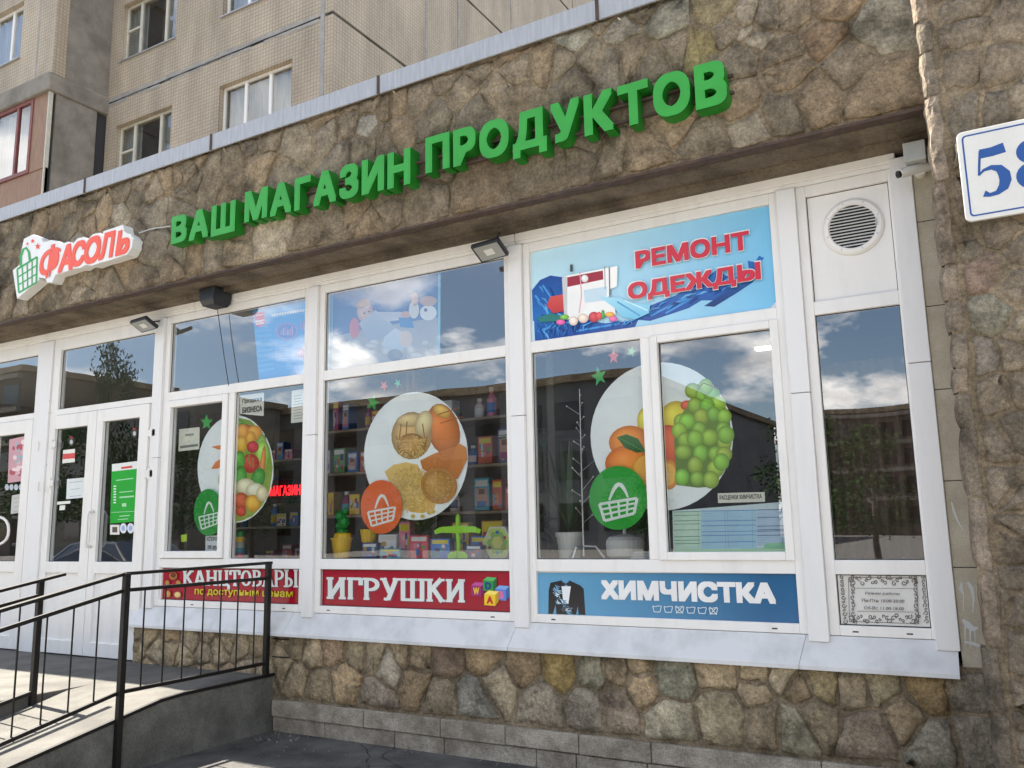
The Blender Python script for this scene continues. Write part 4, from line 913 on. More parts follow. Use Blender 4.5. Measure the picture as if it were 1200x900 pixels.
p.text('по доступным ценам', 228, 690, 343, 698.5, rgb(205, 190, 40), .02)
for q in ((203,675,5,4.5,rgb(165,115,60)), (203,674,3,3,rgb(110,50,35)), (197,696,3,4,rgb(190,140,70)), (208,697,4,3.5,rgb(215,180,120)), (196,683,3,3,rgb(170,120,60)), (209,683,3,3,rgb(170,120,60))): p.ell(*q[:4], q[4], tuple(min(1, v*1.3) for v in q[4]))
p.build('printed_face', bn, 'banner')
bn = thing('banner', (-3.9, YI, z['F']), 'red toy banner with white serif letters and alphabet cubes', 'banner')
MB().box(-4.815, -3.059, YI, YI+.004, z['F'], z['E']).build('board', 'pvc', bn)
p = Print(YI-.0005, .00004); p.poly([(378,665.5),(600,669.3),(600.5,719),(376.5,711)], RED, rgb(158, 13, 42))
serif(p, 'ИГРУШКИ', 383.5, 547, 677.5, 702.5, 680, 707, (.22, .03, .06), .27); serif(p, 'ИГРУШКИ', 382, 545.5, 676.5, 701.5, 679, 706, GW, .225)
def cube(x0, y0, s, cf, ct, cs, ch, cl):
    p.poly([(x0,y0),(x0+s,y0+1),(x0+s,y0+s+1),(x0,y0+s)], cf); p.poly([(x0,y0),(x0+s,y0+1),(x0+s+4,y0-3),(x0+5,y0-4)], ct); p.poly([(x0+s,y0+1),(x0+s+4,y0-3),(x0+s+4,y0+s-4),(x0+s,y0+s+1)], cs)
    p.text(ch, x0+s*.22, y0+s*.2, x0+s*.8, y0+s*.88, cl, .05)
cube(552, 686, 12, rgb(150,40,110), rgb(190,80,150), rgb(110,25,80), 'W', rgb(230,190,40)); cube(580, 690, 13, rgb(90,130,205), rgb(130,165,225), rgb(60,95,165), 'B', rgb(225,110,170))
cube(566, 680, 12, rgb(40,140,70), rgb(90,180,100), rgb(25,100,50), 'D', rgb(30,60,130)); cube(567.5, 696, 13, rgb(235,195,40), rgb(245,220,110), rgb(190,150,30), 'A', rgb(190,40,40))
p.build('printed_face', bn, 'banner')
# blue dry cleaning banner
bn = thing('banner', (-2, YO, z['F']), 'blue dry cleaning banner with a dinner jacket and white letters', 'banner')
MB().box(-2.845, -1.107, YO, YO+.006, z['F'], z['E']).build('board', 'pvc', bn)
p = Print(YO-.0005, .00003); cL, cR = rgb(98, 160, 196), rgb(24, 92, 138)
for i in range(48):
    a, b = i/48, (i+1)/48; mixc = tuple(u*(1-min(1, a*1.15))+v*min(1, a*1.15) for u, v in zip(cL, cR))
    L_ = lambda t_, top: (630.3+(935.3-630.3)*t_, 670.9+(672.5-670.9)*t_) if top else (630.9+(937.9-630.9)*t_, 719.1+(730.5-719.1)*t_)
    p.poly([L_(a, 1), L_(b, 1), L_(b, 0), L_(a, 0)], mixc)
bl = rgb(28, 28, 34)
p.poly([(645,683),(658,680),(664,690),(667,680),(680,686),(684,690),(686,720.5),(678,720.3),(677,710),(675,720.2),(652,719.6),(651,708),(648,719.5),(642.5,719.3),(643,692)], bl)
p.poly([(658,687),(669,687),(666,708),(660,704)], (.75,.78,.8)); p.poly([(658,681),(663,684),(668,680.5),(668,687),(663,685),(658,687)], rgb(40,40,50))
for i in range(46):
    t_ = i/46; x_, y_ = 645+rnd.uniform(0, 7)+16*t_**1.5, 686+30*t_+rnd.uniform(-3, 3); a_ = rnd.uniform(.2, 1.3); l_ = rnd.uniform(3, 9)
    p.vstroke([(x_, y_), (x_+l_*.5*math.cos(a_), y_+l_*.5*math.sin(a_)), (x_+l_*math.cos(a_*.6), y_+l_*math.sin(a_*.6))], [.5, rnd.uniform(.8, 2.2), .4], rgb(*rnd.choice([(120,170,200), (170,205,222), (215,230,238), (90,140,175), (60,90,115)])))
p.ell(664, 714, 6, 3.4, rgb(60,75,90)); p.ell(666, 714.6, 3.4, 2, rgb(175,190,200)); p.ell(667, 714.2, 2, 1.2, rgb(60,70,80))
p.text('ХИМЧИСТКА', 704.5, 679.5, 909.5, 702.5, (.80, .80, .79), .062)
for i in range(6):
    x_ = 765+i*13.2; y_ = 712+i*.45; p.line([(x_,y_-2),(x_+1.5,y_+5),(x_+8.5,y_+5.2),(x_+10,y_-1.6)], 1.0, (.6,.7,.76)); p.line([(x_,y_-2),(x_+3,y_-1),(x_+6,y_-2),(x_+10,y_-1.6)], .9, (.6,.7,.76))
    if i in (2, 5): p.line([(x_+1,y_-3),(x_+9,y_+6)], 1, (.6,.7,.76)); p.line([(x_+9,y_-3),(x_+1,y_+6)], 1, (.6,.7,.76))
p.build('printed_face', bn, 'banner')
# clothes repair banner
bn = thing('banner', (-2, YO, z['B']), 'light blue clothes repair banner with sewing machine and red letters', 'banner')
MB().box(-2.845, -1.107, YO, YO+.006, z['B'], z['A']).build('board', 'pvc', bn)
p = Print(YO-.0005, .00006)
for i in range(48):
    a, b = i/48, (i+1)/48; cL, cR = rgb(190, 226, 240), rgb(118, 188, 226); mc = tuple(u*(1-a)+v*a for u, v in zip(cL, cR))
    T = lambda t_: (622+(902-622)*t_, 293.7+(241-293.7)*t_); Bm = lambda t_: (624+(910.3-624)*t_, 399.8+(361.5-399.8)*t_)
    p.poly([T(a), T(b), Bm(b), Bm(a)], mc)
def Z3(pts): return [(600+q[0]/3.333, 220+q[1]/3.333) for q in pts]
B1, B2, B3 = rgb(22, 70, 150), rgb(36, 110, 190), rgb(18, 48, 110)
p.poly(Z3([(78,400),(110,360),(150,343),(200,350),(215,400),(215,500),(150,520),(82,520)]), B2, B1); p.poly(Z3([(85,500),(150,480),(230,500),(360,530),(470,520),(500,500),(480,545),(380,558),(240,585),(90,597)]), B1, B2)
p.poly(Z3([(480,515),(540,460),(640,420),(700,380),(760,350),(800,320),(830,340),(900,370),(860,410),(800,440),(740,440),(690,470),(600,500),(540,520)]), B1, B2)
p.poly(Z3([(800,430),(850,390),(930,350),(920,285),(950,290),(965,265),(985,275),(960,300),(975,320),(940,370),(880,410),(790,465),(750,462)]), B3, B2)
for a in (((90,420),(150,500)), ((120,380),(180,470)), ((540,500),(680,430)), ((600,490),(740,410)), ((820,400),(930,350)), ((250,560),(420,530)), ((100,560),(240,520))): p.line(Z3(a), 2.2, rgb(70,150,220))
for i in range(70):
    t_ = rnd.random()
    if i % 2: x_, y_, dx, dy = 490+420*t_, 505-150*t_+rnd.uniform(-28, 22), rnd.uniform(30, 70), rnd.uniform(-34, -8)
    else: x_, y_, dx, dy = 92+rnd.uniform(0, 110), 380+rnd.uniform(0, 190), rnd.uniform(12, 40), rnd.uniform(10, 50)
    p.vstroke(Z3([(x_, y_), (x_+dx*.5, y_+dy*.5-6), (x_+dx, y_+dy)]), [.4, rnd.uniform(1.0, 3.2), .4], rgb(*rnd.choice([(16,52,120), (30,90,170), (60,140,210), (24,70,150), (100,175,228)])))
for i in range(26):
    x_ = 90+380*rnd.random(); p.vstroke(Z3([(x_, 590-(x_-90)*.15), (x_+rnd.uniform(-14, 22), 560-(x_-90)*.11), (x_+rnd.uniform(-10, 40), 528-(x_-90)*.03)]), [.4, rnd.uniform(1, 2.6), .4], rgb(*rnd.choice([(16,52,120), (36,100,180), (80,155,218)])))
p.poly(Z3([(135,460),(150,425),(205,415),(215,480),(160,490)]), rgb(190,50,50), rgb(215,80,70)); p.poly(Z3([(95,510),(150,490),(210,505),(200,520),(110,525)]), rgb(40,120,110))
Wm = rgb(238, 238, 236); Wd = rgb(205, 206, 208)
p.poly(Z3([(205,345),(412,305),(410,385),(385,395),(375,440),(400,450),(405,495),(205,515)]), Wm, rgb(248,248,246)); p.poly(Z3([(280,400),(372,385),(368,440),(285,450)]), rgb(200,222,236))
p.poly(Z3([(195,352),(216,345),(216,515),(205,515)]), Wd); p.poly(Z3([(216,350),(355,323),(357,358),(216,388)]), rgb(160,35,55))
p.ell(600+284/3.333, 220+355/3.333, 4.2, 4.4, Wm, (1,1,1)); p.line(Z3([(380,310),(382,420)]), 1.4, rgb(90,90,100)); p.line(Z3([(362,305),(364,395)]), 1, rgb(150,150,155)); p.line(Z3([(232,300),(232,328)]), 3, rgb(60,60,70)); p.line(Z3([(265,330),(272,420),(262,490)]), 1.2, rgb(230,160,175))
p.poly(Z3([(340,425),(420,430),(470,450),(540,455),(535,490),(480,515),(430,505),(400,470)]), rgb(110,190,225), rgb(170,222,240)); p.line(Z3([(410,445),(500,500)]), 2, rgb(80,160,205)); p.line(Z3([(440,440),(530,480)]), 1.5, rgb(200,235,245))
for q in ((190,525,7,4,rgb(230,90,160)), (205,505,7,4,rgb(120,180,60)), (240,520,7,7,rgb(240,215,200)), (278,510,8,7,rgb(235,205,190)), (320,505,8,8,rgb(190,50,60)), (355,495,3,7,rgb(60,150,60)), (382,495,7,4,rgb(235,160,60)), (395,512,6,4,rgb(235,100,160)), (340,500,4,6,rgb(220,70,70))): p.ell(600+q[0]/3.333, 220+q[1]/3.333, q[2]*.78, q[3]*.78, q[4], tuple(min(1, v*1.4+.06) for v in q[4]))
for c_, dx in (((.82,.82,.82), -.0), (rgb(206, 40, 62), 0)):
    of = .06 if c_[0] > .8 else .045
    e = 1.2 if c_[0] > .8 else 0
    p.text('РЕМОНТ', 745-e, 294.5-e, 880.5+e, 315.5+e, c_, of); p.text('ОДЕЖДЫ', 736.5-e, 332-e, 894+e, 355+e, c_, of)
p.build('printed_face', bn, 'banner')
for pts in ([(622,293.5),(634,291),(622,298)], [(911,361.5),(901,363),(910.6,352)]): Print(YO-.004).poly(pts, (.7,.72,.74)).build('curled_corner', bn)
# opening hours board
bn = thing('opening_hours_board', (-.65, YO, z['F']), 'white opening hours board with ornamental scroll border', 'sign')
MB().box(-.884, -.411, YO, YO+.005, z['F'], z['E']).build('board', 'plate_white', bn)
p = Print(YO-.0006, .00002); K = rgb(95, 85, 80)
def Z9(q): return (970+q[0]/9.23, 660+q[1]/9.23)
r9 = random.Random(3)
def curl(cx_, cy_, r, s=1):
    pts = [Z9((cx_+r*(1-i/9)*math.cos(s*i*.9+cx_), cy_+r*(1-i/9)*math.sin(s*i*.9+cx_))) for i in range(8)]; p.line(pts, 1.0, K)
for i in range(22):
    x_ = 245+i*34; curl(x_, 185+math.sin(i*1.9)*35, 26+8*math.sin(i*2.3), 1 if i % 2 else -1); curl(x_+10+i*1.0, 600+math.sin(i*1.7)*30, 26+8*math.cos(i), -1 if i % 2 else 1)
for i in range(12):
    y_ = 150+i*44; sh_ = i*3.3
    for x_ in (155+sh_*.9, 265+sh_*.4, 945+sh_*.5, 1035+sh_): curl(x_, y_, 24+6*math.sin(i*3), 1 if i % 2 else -1)
p.line([Z9(q) for q in ((225,155),(960,160),(985,655),(235,630),(225,155))], .7, K); p.line([Z9(q) for q in ((300,270),(930,275))], .5, K); p.line([Z9(q) for q in ((320,520),(940,530))], .5, K)
p.text('Режим работы', *Z9((405, 310)), *Z9((780, 345)), K, .012, shear=.15); p.text('Пн-Птн 10:00-20:00', *Z9((370, 385)), *Z9((830, 418)), K, .012, shear=.1); p.text('Сб-Вс 11.00-18.00', *Z9((395, 465)), *Z9((825, 498)), K, .012, shear=.1)
p.build('printed_face', bn)
ring(MB(), -.884, -.411, z['F'], z['E'], .006, YO-.001, YO-.0001).build('dark_edge', 'gasket', bn)

# ------------------------------------------------------------------ pictures and notices stuck behind the glass
YG = .030
PW = rgb(238, 243, 244)
def sticker(name, px_, py_, label, cat, group=None): c = at(px_, py_, YG); return thing(name, (c.x, YG, c.z), label, cat, group)
def disc_base(p, cx_, cy_, rx, ry, c, rot=0): p.ell(cx_, cy_, rx, ry, c, n=48, rot=rot)
def inside(x_, y_, cx_, cy_, rx, ry, k=.97): return ((x_-cx_)/rx)**2+((y_-cy_)/ry)**2 < k*k
def basket_icon(p, cx_, cy_, w, h, c):
    def M(u, v): return (cx_+u*w, cy_+v*h-u*h*.22)
    p.line([M(-.5,-.02),M(-.36,.62),M(.42,.52),M(.5,-.02),M(-.5,-.02)], w*.075, c)
    for t_ in (.33, .66): p.line([M(-.5+.14*t_, -.02+.62*t_), M(.5-.08*t_, -.02+.52*t_)], w*.055, c)
    for t_ in (.25, .5, .75): p.line([M(-.5+t_, -.02), M(-.36+.78*t_, .60-.1*t_)], w*.055, c)
    pts = [M(-.24+.5*i/8, -.02-.62*math.sin(math.pi*(i+.4)/8.8)) for i in range(9)]; p.vstroke(pts, [w*.05+w*.06*math.sin(math.pi*i/8) for i in range(9)], c)
rnd = random.Random(8)
# vegetables
vt = sticker('round_picture', 276, 600, 'round vegetable picture on the stationery window', 'picture')
p = Print(YG, .00003); CX, CY, RX, RY = 276, 549.5, 44.5, 63; disc_base(p, CX, CY, RX, RY, PW)
def Z7(x_, y_): return (200+x_/7.27, 455+y_/7.27)
def cut(pts):      # keep a shape inside the round picture
    o_ = []
    for x_, y_ in pts:
        d_ = math.sqrt(((x_-CX)/RX)**2+((y_-CY)/RY)**2)
        if d_ > .985: x_, y_ = CX+(x_-CX)/d_*.985, CY+(y_-CY)/d_*.985
        o_.append((x_, y_))
    return o_
p.poly(cut([(276,489),(293,492),(308,505),(316,525),(320,548),(316,575),(308,592),(296,605),(284,610),(276,612)]), rgb(150,170,70), rgb(120,160,50))
def cell(x_, y_, rx, ry, c, rot=0):
    hi = tuple(min(1, v*1.7+.06) for v in c)
    d_ = math.sqrt(((x_-CX)/RX)**2+((y_-CY)/RY)**2); lim = 1-max(rx/RX, ry/RY)*.8
    if d_ > lim: x_, y_ = CX+(x_-CX)/d_*lim, CY+(y_-CY)/d_*lim
    p.ell(x_, y_, rx, ry, c, hi, rot)
p.poly(cut([Z7(345,500),Z7(400,487),Z7(475,480),Z7(475,530),Z7(400,520)]), rgb(225,130,45)); p.poly(cut([Z7(345,688),Z7(380,630),Z7(475,570),Z7(475,650),Z7(400,685)]), rgb(220,115,40), rgb(235,150,60))
for q in ((600,250,9,4,rgb(90,160,60),.5), (680,280,12,4,rgb(70,150,60),.8), (740,310,12,3,rgb(130,180,80),.9), (720,260,9,3,rgb(175,40,50),.7), (780,360,8,2.5,rgb(220,215,170),1.1), (610,370,8,9,rgb(225,150,50),0), (720,370,9,9,rgb(225,150,40),0), (600,480,7,10,rgb(230,170,50),0), (680,430,6,9,rgb(215,150,40),.2), (790,410,4,3,rgb(45,60,90),0), (820,500,7,20,rgb(140,175,75),.1), (780,560,8,16,rgb(150,200,80),0), (835,640,3,22,rgb(200,120,60),.1),
          (680,640,10.5,11.5,rgb(185,40,35),0), (700,500,7,7,rgb(190,40,60),0), (590,620,6,12,rgb(80,160,50),0), (600,760,7,14,rgb(70,150,45),0), (745,770,8,13,rgb(60,140,45),.3), (450,780,6,12,rgb(150,195,60),0), (640,840,12,10,rgb(222,205,170),0), (720,870,11,9,rgb(226,214,180),0), (600,960,9,10,rgb(190,80,40),0), (700,980,9,10,rgb(225,160,40),0), (780,900,7,9,rgb(220,200,160),0), (600,1050,6,6,rgb(200,60,45),0)): cell(*Z7(q[0], q[1]), q[2], q[3], q[4], q[5])
for a in ((650,590,690,670), (700,590,705,680), (670,560,660,600)): p.line([Z7(a[0],a[1]), Z7(a[2],a[3])], 1.2, rgb(120,150,60))
p.ell(276, 549.5, RX, RY, PW) if False else None
p.build('printed_face', vt)
# grain
gt = sticker('round_picture', 487, 610, 'round grain picture on the toy window', 'picture')
p = Print(YG, .00002); CX, CY, RX, RY = 487.5, 534.5, 61, 75; disc_base(p, CX, CY, RX, RY, PW)
def Z4(x_, y_): return (370+x_/3.6, 480+y_/3.6)
cell(528, 495, 19, 31, rgb(196,112,34), -.25); cell(522, 474, 11, 7, rgb(214,165,70), .5); p.line([(513,486),(537,478)], 1.2, rgb(150,80,25)); p.line([(516,496),(543,488)], 1.0, rgb(160,88,28))
p.poly(cut([Z4(440,215),Z4(500,185),Z4(560,165),Z4(610,150),Z4(625,185),Z4(610,240),Z4(560,275),Z4(490,275),Z4(450,250)]), rgb(186,108,40), rgb(206,130,60))
cell(*Z4(405, 110), 24, 28, rgb(190,155,98), .1); cell(*Z4(400, 45), 17, 8, rgb(205,176,124), -.1); cell(*Z4(455, 60), 10, 16, rgb(214,188,140), .3)
for q in ((360,60,350,150), (385,50,380,120), (450,60,465,150), (340,110,360,190), (470,110,455,190)): p.line([Z4(q[0],q[1]), Z4(q[2],q[3])], 1.3, rgb(150,115,65))
cell(*Z4(405, 150), 17, 14, rgb(170,125,62))
p.poly(cut([Z4(290,262),Z4(330,232),Z4(380,222),Z4(430,232),Z4(465,300),Z4(510,380),Z4(500,420),Z4(450,438),Z4(400,432),Z4(370,400),Z4(345,350),Z4(310,300)]), rgb(216,172,88), rgb(226,192,112))
for c_, n_, (x0_, y0_, rx_, ry_) in ((rgb(222,184,112), 80, (405,150,55,48)), (rgb(232,198,118), 300, (400,330,90,95))):
    for i in range(n_):
        t_, r_ = rnd.uniform(0, 6.28), math.sqrt(rnd.random()); x_, y_ = Z4(x0_+rx_*r_*math.cos(t_), y0_+ry_*r_*math.sin(t_)); a_ = rnd.uniform(0, 3.1); k = rnd.uniform(.62, 1.12)
        if inside(x_, y_, CX, CY, RX, RY, .92): p.line([(x_, y_), (x_+4.5*math.cos(a_), y_+4.5*math.sin(a_))], 1.3, tuple(v*k for v in c_))
p.poly(cut([Z4(560,255),Z4(600,140),Z4(635,160),Z4(640,210),Z4(600,290),Z4(570,300)]), rgb(190,110,35), rgb(215,140,55))
p.ell(*Z4(520, 320), 21, 22, rgb(205,140,60), rgb(225,170,90), -.5); p.ell(*Z4(515, 320), 17.5, 18, rgb(190,135,55), rgb(205,160,80), -.5)
for i in range(110):
    t_, r_ = rnd.uniform(0, 6.28), math.sqrt(rnd.random()); x_, y_ = Z4(515+58*r_*math.cos(t_), 322+60*r_*math.sin(t_)); a_ = rnd.uniform(0, 3.1); k = rnd.uniform(.6, 1.15); p.line([(x_, y_), (x_+3*math.cos(a_), y_+3*math.sin(a_))], .9, tuple(v*k for v in rgb(215,170,90)))
for q in ((450,450), (478,435), (410,450), (495,430)): p.ell(*Z4(*q), 2.6, 2.2, rgb(205,175,80))
p.build('printed_face', gt)
# fruit
ft = sticker('round_picture', 775, 600, 'round picture of oranges and green grapes on the glass', 'picture')
p = Print(YG, .00003); CX, CY, RX, RY = 775.5, 511.5, 83.5, 87; disc_base(p, CX, CY, RX, RY, PW)
def Z2(x_, y_): return (600+x_/3.214, 360+y_/3.214)
for q in ((620,420,20,21,rgb(225,190,40)), (500,430,9,16,rgb(230,200,60)), (660,370,8,6,rgb(215,80,50)), (445,510,25,20,rgb(236,130,30)), (440,590,28,22,rgb(236,120,24)), (590,520,20,24,rgb(228,90,40)), (500,620,16,20,rgb(240,160,50)), (590,630,12,18,rgb(238,150,50))): cell(*Z2(q[0], q[1]), q[2], q[3], q[4])
p.ell(*Z2(500, 615), 12, 17, rgb(244,180,80)); p.ell(*Z2(590, 630), 8, 13, rgb(245,190,90))
for a_ in range(6): p.line([Z2(590,630), (Z2(590,630)[0]+7*math.cos(a_), Z2(590,630)[1]+11*math.sin(a_))], .6, rgb(240,210,150))
p.poly([Z2(395,490),Z2(430,478),Z2(475,495),Z2(505,545),Z2(470,548),Z2(425,530)], rgb(35,90,40), rgb(60,120,55)); p.line([Z2(400,490), Z2(500,545)], .8, rgb(90,150,80))
p.poly(cut([Z2(660,300),Z2(700,290),Z2(770,290),Z2(815,340),Z2(832,420),Z2(830,520),Z2(800,620),Z2(760,680),Z2(700,680),Z2(620,670),Z2(610,500),Z2(640,400),Z2(680,350)]), rgb(95,125,40), rgb(120,150,50))
gp = [(680,315),(720,330),(760,320),(790,355),(640,430),(690,370),(735,370),(660,430),(713,412),(760,403),(805,410),(630,465),(705,460),(745,490),(795,460),(650,500),(690,495),(800,510),(645,545),(710,550),(765,552),(820,560),(690,595),(767,608),(805,590),(640,640),(697,645),(755,655),(730,300),(820,480)]
for g_ in gp: cell(*Z2(*g_), 9.2+rnd.uniform(-1, 1.2), 9.6+rnd.uniform(-1, 1.2), rgb(128+rnd.randint(-10, 22), 176+rnd.randint(-12, 14), 50))
p.line([Z2(700,310), Z2(720,285), Z2(760,300), Z2(775,310)], 1.2, rgb(150,90,60))
p.build('printed_face', ft)
# round basket labels
for px_, py_, rx, ry, c_, lb in ((244.5, 600.5, 17.5, 27.5, rgb(24,150,52), 'green basket label below the vegetable picture'), (447, 594, 24.5, 31.5, rgb(222,98,28), 'orange basket label over the grain picture'), (724.5, 583.5, 34, 37.5, rgb(24,158,44), 'big green basket label under the fruit picture')):
    t = sticker('basket_label', px_, py_, lb, 'label', 'round basket labels'); p = Print(YG-.019, .00006); p.ell(px_, py_, rx, ry, c_, n=40); basket_icon(p, px_, py_+ry*.12, rx*1.3, ry*.85, (.74,.79,.76)); p.build('printed_face', t)
for i, (px_, py_, r, c_, lb) in enumerate(((242, 495, 10, rgb(40,165,60), 'green star sticker near the paper sheet on the stationery window'), (437, 472, 10, rgb(48,160,70), 'large green star sticker above the grain picture'), (450, 452, 6.5, rgb(225,110,90), 'faded red star sticker above the grain picture'), (466, 449, 5.5, rgb(90,180,120), 'small green star sticker right of the red one'), (702, 441, 12, rgb(60,180,105), 'large green star sticker beside the fruit picture'), (719, 418, 9, rgb(232,100,90), 'red star sticker above the fruit picture'), (740, 412, 7, rgb(80,190,130), 'small green star sticker at the window top right of the red star'))):
    t = sticker('star_sticker', px_, py_, lb, 'sticker', 'star stickers'); Print(YG-.0005).star(px_, py_, r, c_, .25*i).build('printed_face', t)
def sheet(pts, label, lines=(), base=(.74, .74, .68), texts=(), name='notice', dashes=0, yy=YG-.001, cat='notice'):
    cx_ = sum(q[0] for q in pts)/len(pts); cy_ = sum(q[1] for q in pts)/len(pts); t = sticker(name, cx_, cy_, label, cat)
    p = Print(yy, .00004); p.poly(pts, base)
    x0_, y0_ = pts[0]; x1_, y1_ = pts[1]; hh = pts[3][1]-pts[0][1]
    for i in range(dashes):
        v = .18+.7*i/max(1, dashes-1); a, b = .12+rnd.random()*.08, .7+rnd.random()*.2
        p.line([(x0_+(x1_-x0_)*a, y0_+(y1_-y0_)*a+hh*v), (x0_+(x1_-x0_)*b, y0_+(y1_-y0_)*b+hh*v)], max(.5, hh*.018), (.25, .25, .27))
    for tx in texts: p.text(*tx)
    for l_ in lines: p.line(l_[0], l_[1], l_[2])
    p.build('printed_face', t); return t
DK = (.05, .05, .06)
sheet([(281,463.5),(309.5,460),(309,487.5),(281,485)], 'white business sale notice high on the stationery window', texts=[('Продажа', 284, 467.5, 307, 474, DK, .03), ('БИЗНЕСА', 284, 477.5, 307, 484.5, DK, .03)])
sheet([(210,503),(234,500.5),(233.5,526.5),(209,529)], 'cream printed sheet left of the vegetable picture', base=(.72,.72,.62), lines=[([(217,510),(227,509)], 2.6, (.3,.3,.3)), ([(211,524),(232,521.5)], 3, (.22,.22,.22))])
sheet([(342,458),(357,455.5),(356.5,494),(341,496)], 'white text sheet at the top right of the stationery window', dashes=9)
sheet([(241,628),(260.5,627),(260,648),(240.5,648)], 'small photocopy price card at the bottom of the sash', base=(.66,.68,.70), texts=[('КСЕРОКС', 242.5, 629.5, 259.5, 634, DK, .02), ('10 руб.', 243.5, 638.5, 259, 644.5, DK, .03)])
sheet([(212,627),(219,626),(218.5,634.5),(212.5,635)], 'tiny yellow-green tag at the bottom of the sash', base=rgb(185,220,50), name='tag', cat='tag')
# price list
t = sheet([(788,598.5),(919.5,588),(923.5,646.8),(789,648)], 'pale blue price list table at the foot of the sash', base=(.55,.66,.68), name='price_list', cat='price list', yy=YG-.004)
p = Print(YG-.006, .00003)
def Z8(x_, y_): return (780+x_/7.5, 560+y_/7.5)
p.poly([Z8(68,300),Z8(310,292),Z8(312,635),Z8(75,645)], rgb(190,214,196)); p.poly([Z8(312,292),Z8(795,280),Z8(800,620),Z8(315,632)], rgb(164,200,218)); p.poly([Z8(797,280),Z8(1045,272),Z8(1070,560),Z8(803,590)], rgb(176,198,218))
p.poly([Z8(75,630),Z8(860,620),Z8(880,575),Z8(1070,565),Z8(1075,648),Z8(75,655)], rgb(110,180,130), rgb(150,205,165))
for y_ in (300, 330, 378, 408, 460, 518, 550, 580): p.line([Z8(75,y_), Z8(305,y_-4)], .7, rgb(60,130,80))
for y_ in (292, 380, 422, 475, 508, 567): p.line([Z8(312,y_), Z8(795,y_-8)], .7, rgb(60,120,190))
for y_ in (282, 350, 426, 458, 470, 508): p.line([Z8(800,y_), Z8(1055,y_-7)], .7, rgb(60,70,120))
for x_ in (285, 520, 545, 760, 1020): p.line([Z8(x_,295), Z8(x_+8,620)], .4, rgb(120,150,170))
for i in range(26):
    for x_, w_ in ((330, 120), (560, 130), (90, 130), (815, 110)): p.line([Z8(x_, 305+i*11.5), Z8(x_+w_*rnd.uniform(.4, 1), 303+i*11.5)], .25, rgb(130,150,165)) if i % 2 else None
p.build('table_print', t)
sheet([(841,578),(896,576.5),(896.5,588),(841.5,589.5)], 'cream heading strip above the dry cleaning price list', base=(.70,.69,.58), texts=[('РАСЦЕНКИ ХИМЧИСТКА', 843.5, 580.5, 893, 586.8, DK, .02)], name='heading_strip', yy=YG-.004)
# blue poster and child photograph behind the top lights
t = sticker('poster', 330, 400, 'blue advertising poster behind the stationery transom', 'poster'); p = Print(YG+.03, .00006)
BL = rgb(70, 160, 226); p.poly([(296,363.5),(361,352),(361,440),(304,450)], BL, rgb(84, 168, 230))
def Zp(x_, y_): return (290+x_/8.57, 345+y_/8.57)
p.poly([Zp(68,190),Zp(165,170),Zp(182,290),Zp(120,330),Zp(78,315)], rgb(220,90,140), rgb(225,60,100)); p.line([Zp(80,275), Zp(175,255)], 2, (.8,.8,.85)); p.line([Zp(85,300), Zp(165,285)], 1.6, (.8,.8,.85)); p.line([Zp(85,215), Zp(160,200)], 1, (.75,.7,.8))
for x_ in range(240, 600, 26): p.line([Zp(x_, 210-(x_-240)*.16), Zp(x_+20, 207-(x_-240)*.16)], 2.8, (.72,.76,.8))
for cx_, cy_, r in ((395, 370, 14), (600, 310, 9), (560, 590, 9)):
    p.ell(*Zp(cx_, cy_), r, r*.75, rgb(150,150,205)); p.ell(*Zp(cx_, cy_), r*.8, r*.58, rgb(95,135,205))
    for i in range(6): p.line([Zp(cx_-55+i*22, cy_+40), Zp(cx_-55+i*22, cy_-10-18*(i % 3))], 1.6, rgb(190,175,210) if i % 2 else rgb(205,140,175))
for i in range(9): p.line([Zp(90+i*3, 370+i*50), Zp(240+i*4, 360+i*48)], 3.0, rgb(95,176,234)); p.line([Zp(275, 520+i*26), Zp(410, 508+i*26)], 1.6, rgb(95,176,234))
p.build('printed_face', t)
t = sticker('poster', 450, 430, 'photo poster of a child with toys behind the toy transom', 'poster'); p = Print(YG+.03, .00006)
FADE = len(p.mb.c)
def Zc(x_, y_): return (370+x_/4.736, 300+y_/4.736)
p.poly([Zc(75,190),Zc(690,70),Zc(690,560),Zc(75,650)], rgb(80,118,170), rgb(66,104,160)); p.poly([Zc(85,450),Zc(300,400),Zc(675,340),Zc(680,545),Zc(90,640)], rgb(196,190,188), rgb(170,172,180))
for i in range(26): p.ell(*Zc(rnd.uniform(100, 660), rnd.uniform(470, 560)-(0)), rnd.uniform(5, 10), rnd.uniform(3, 6), rgb(205,200,195), (.72,.71,.7))
SK = rgb(220,170,150)
p.ell(*Zc(275,315), 10, 13, SK, rgb(235,200,185), -.3); p.ell(*Zc(262,265), 9, 5, rgb(165,125,95), None, -.4); p.ell(*Zc(270,318), 1.3, 1, DK); p.ell(*Zc(295,308), 1.3, 1, DK); p.line([Zc(275,345), Zc(298,338)], 1.0, rgb(190,90,90))
p.poly([Zc(240,375),Zc(330,300),Zc(400,350),Zc(440,400),Zc(380,450),Zc(290,470)], rgb(160,170,190), rgb(200,205,215)); p.poly([Zc(320,310),Zc(470,310),Zc(530,330),Zc(500,350),Zc(400,365)], rgb(205,205,215)); p.ell(*Zc(500,325), 6, 4, SK)
p.poly([Zc(380,450),Zc(440,400),Zc(520,440),Zc(530,500),Zc(430,530),Zc(370,500)], rgb(190,205,220), rgb(215,220,228)); p.ell(*Zc(500,460), 8, 10, rgb(225,205,190)); p.poly([Zc(460,340),Zc(530,345),Zc(545,400),Zc(470,395)], rgb(50,130,190)); p.ell(*Zc(440,550), 9, 7, rgb(140,145,150)); p.ell(*Zc(215,400), 6, 12, rgb(215,110,110))
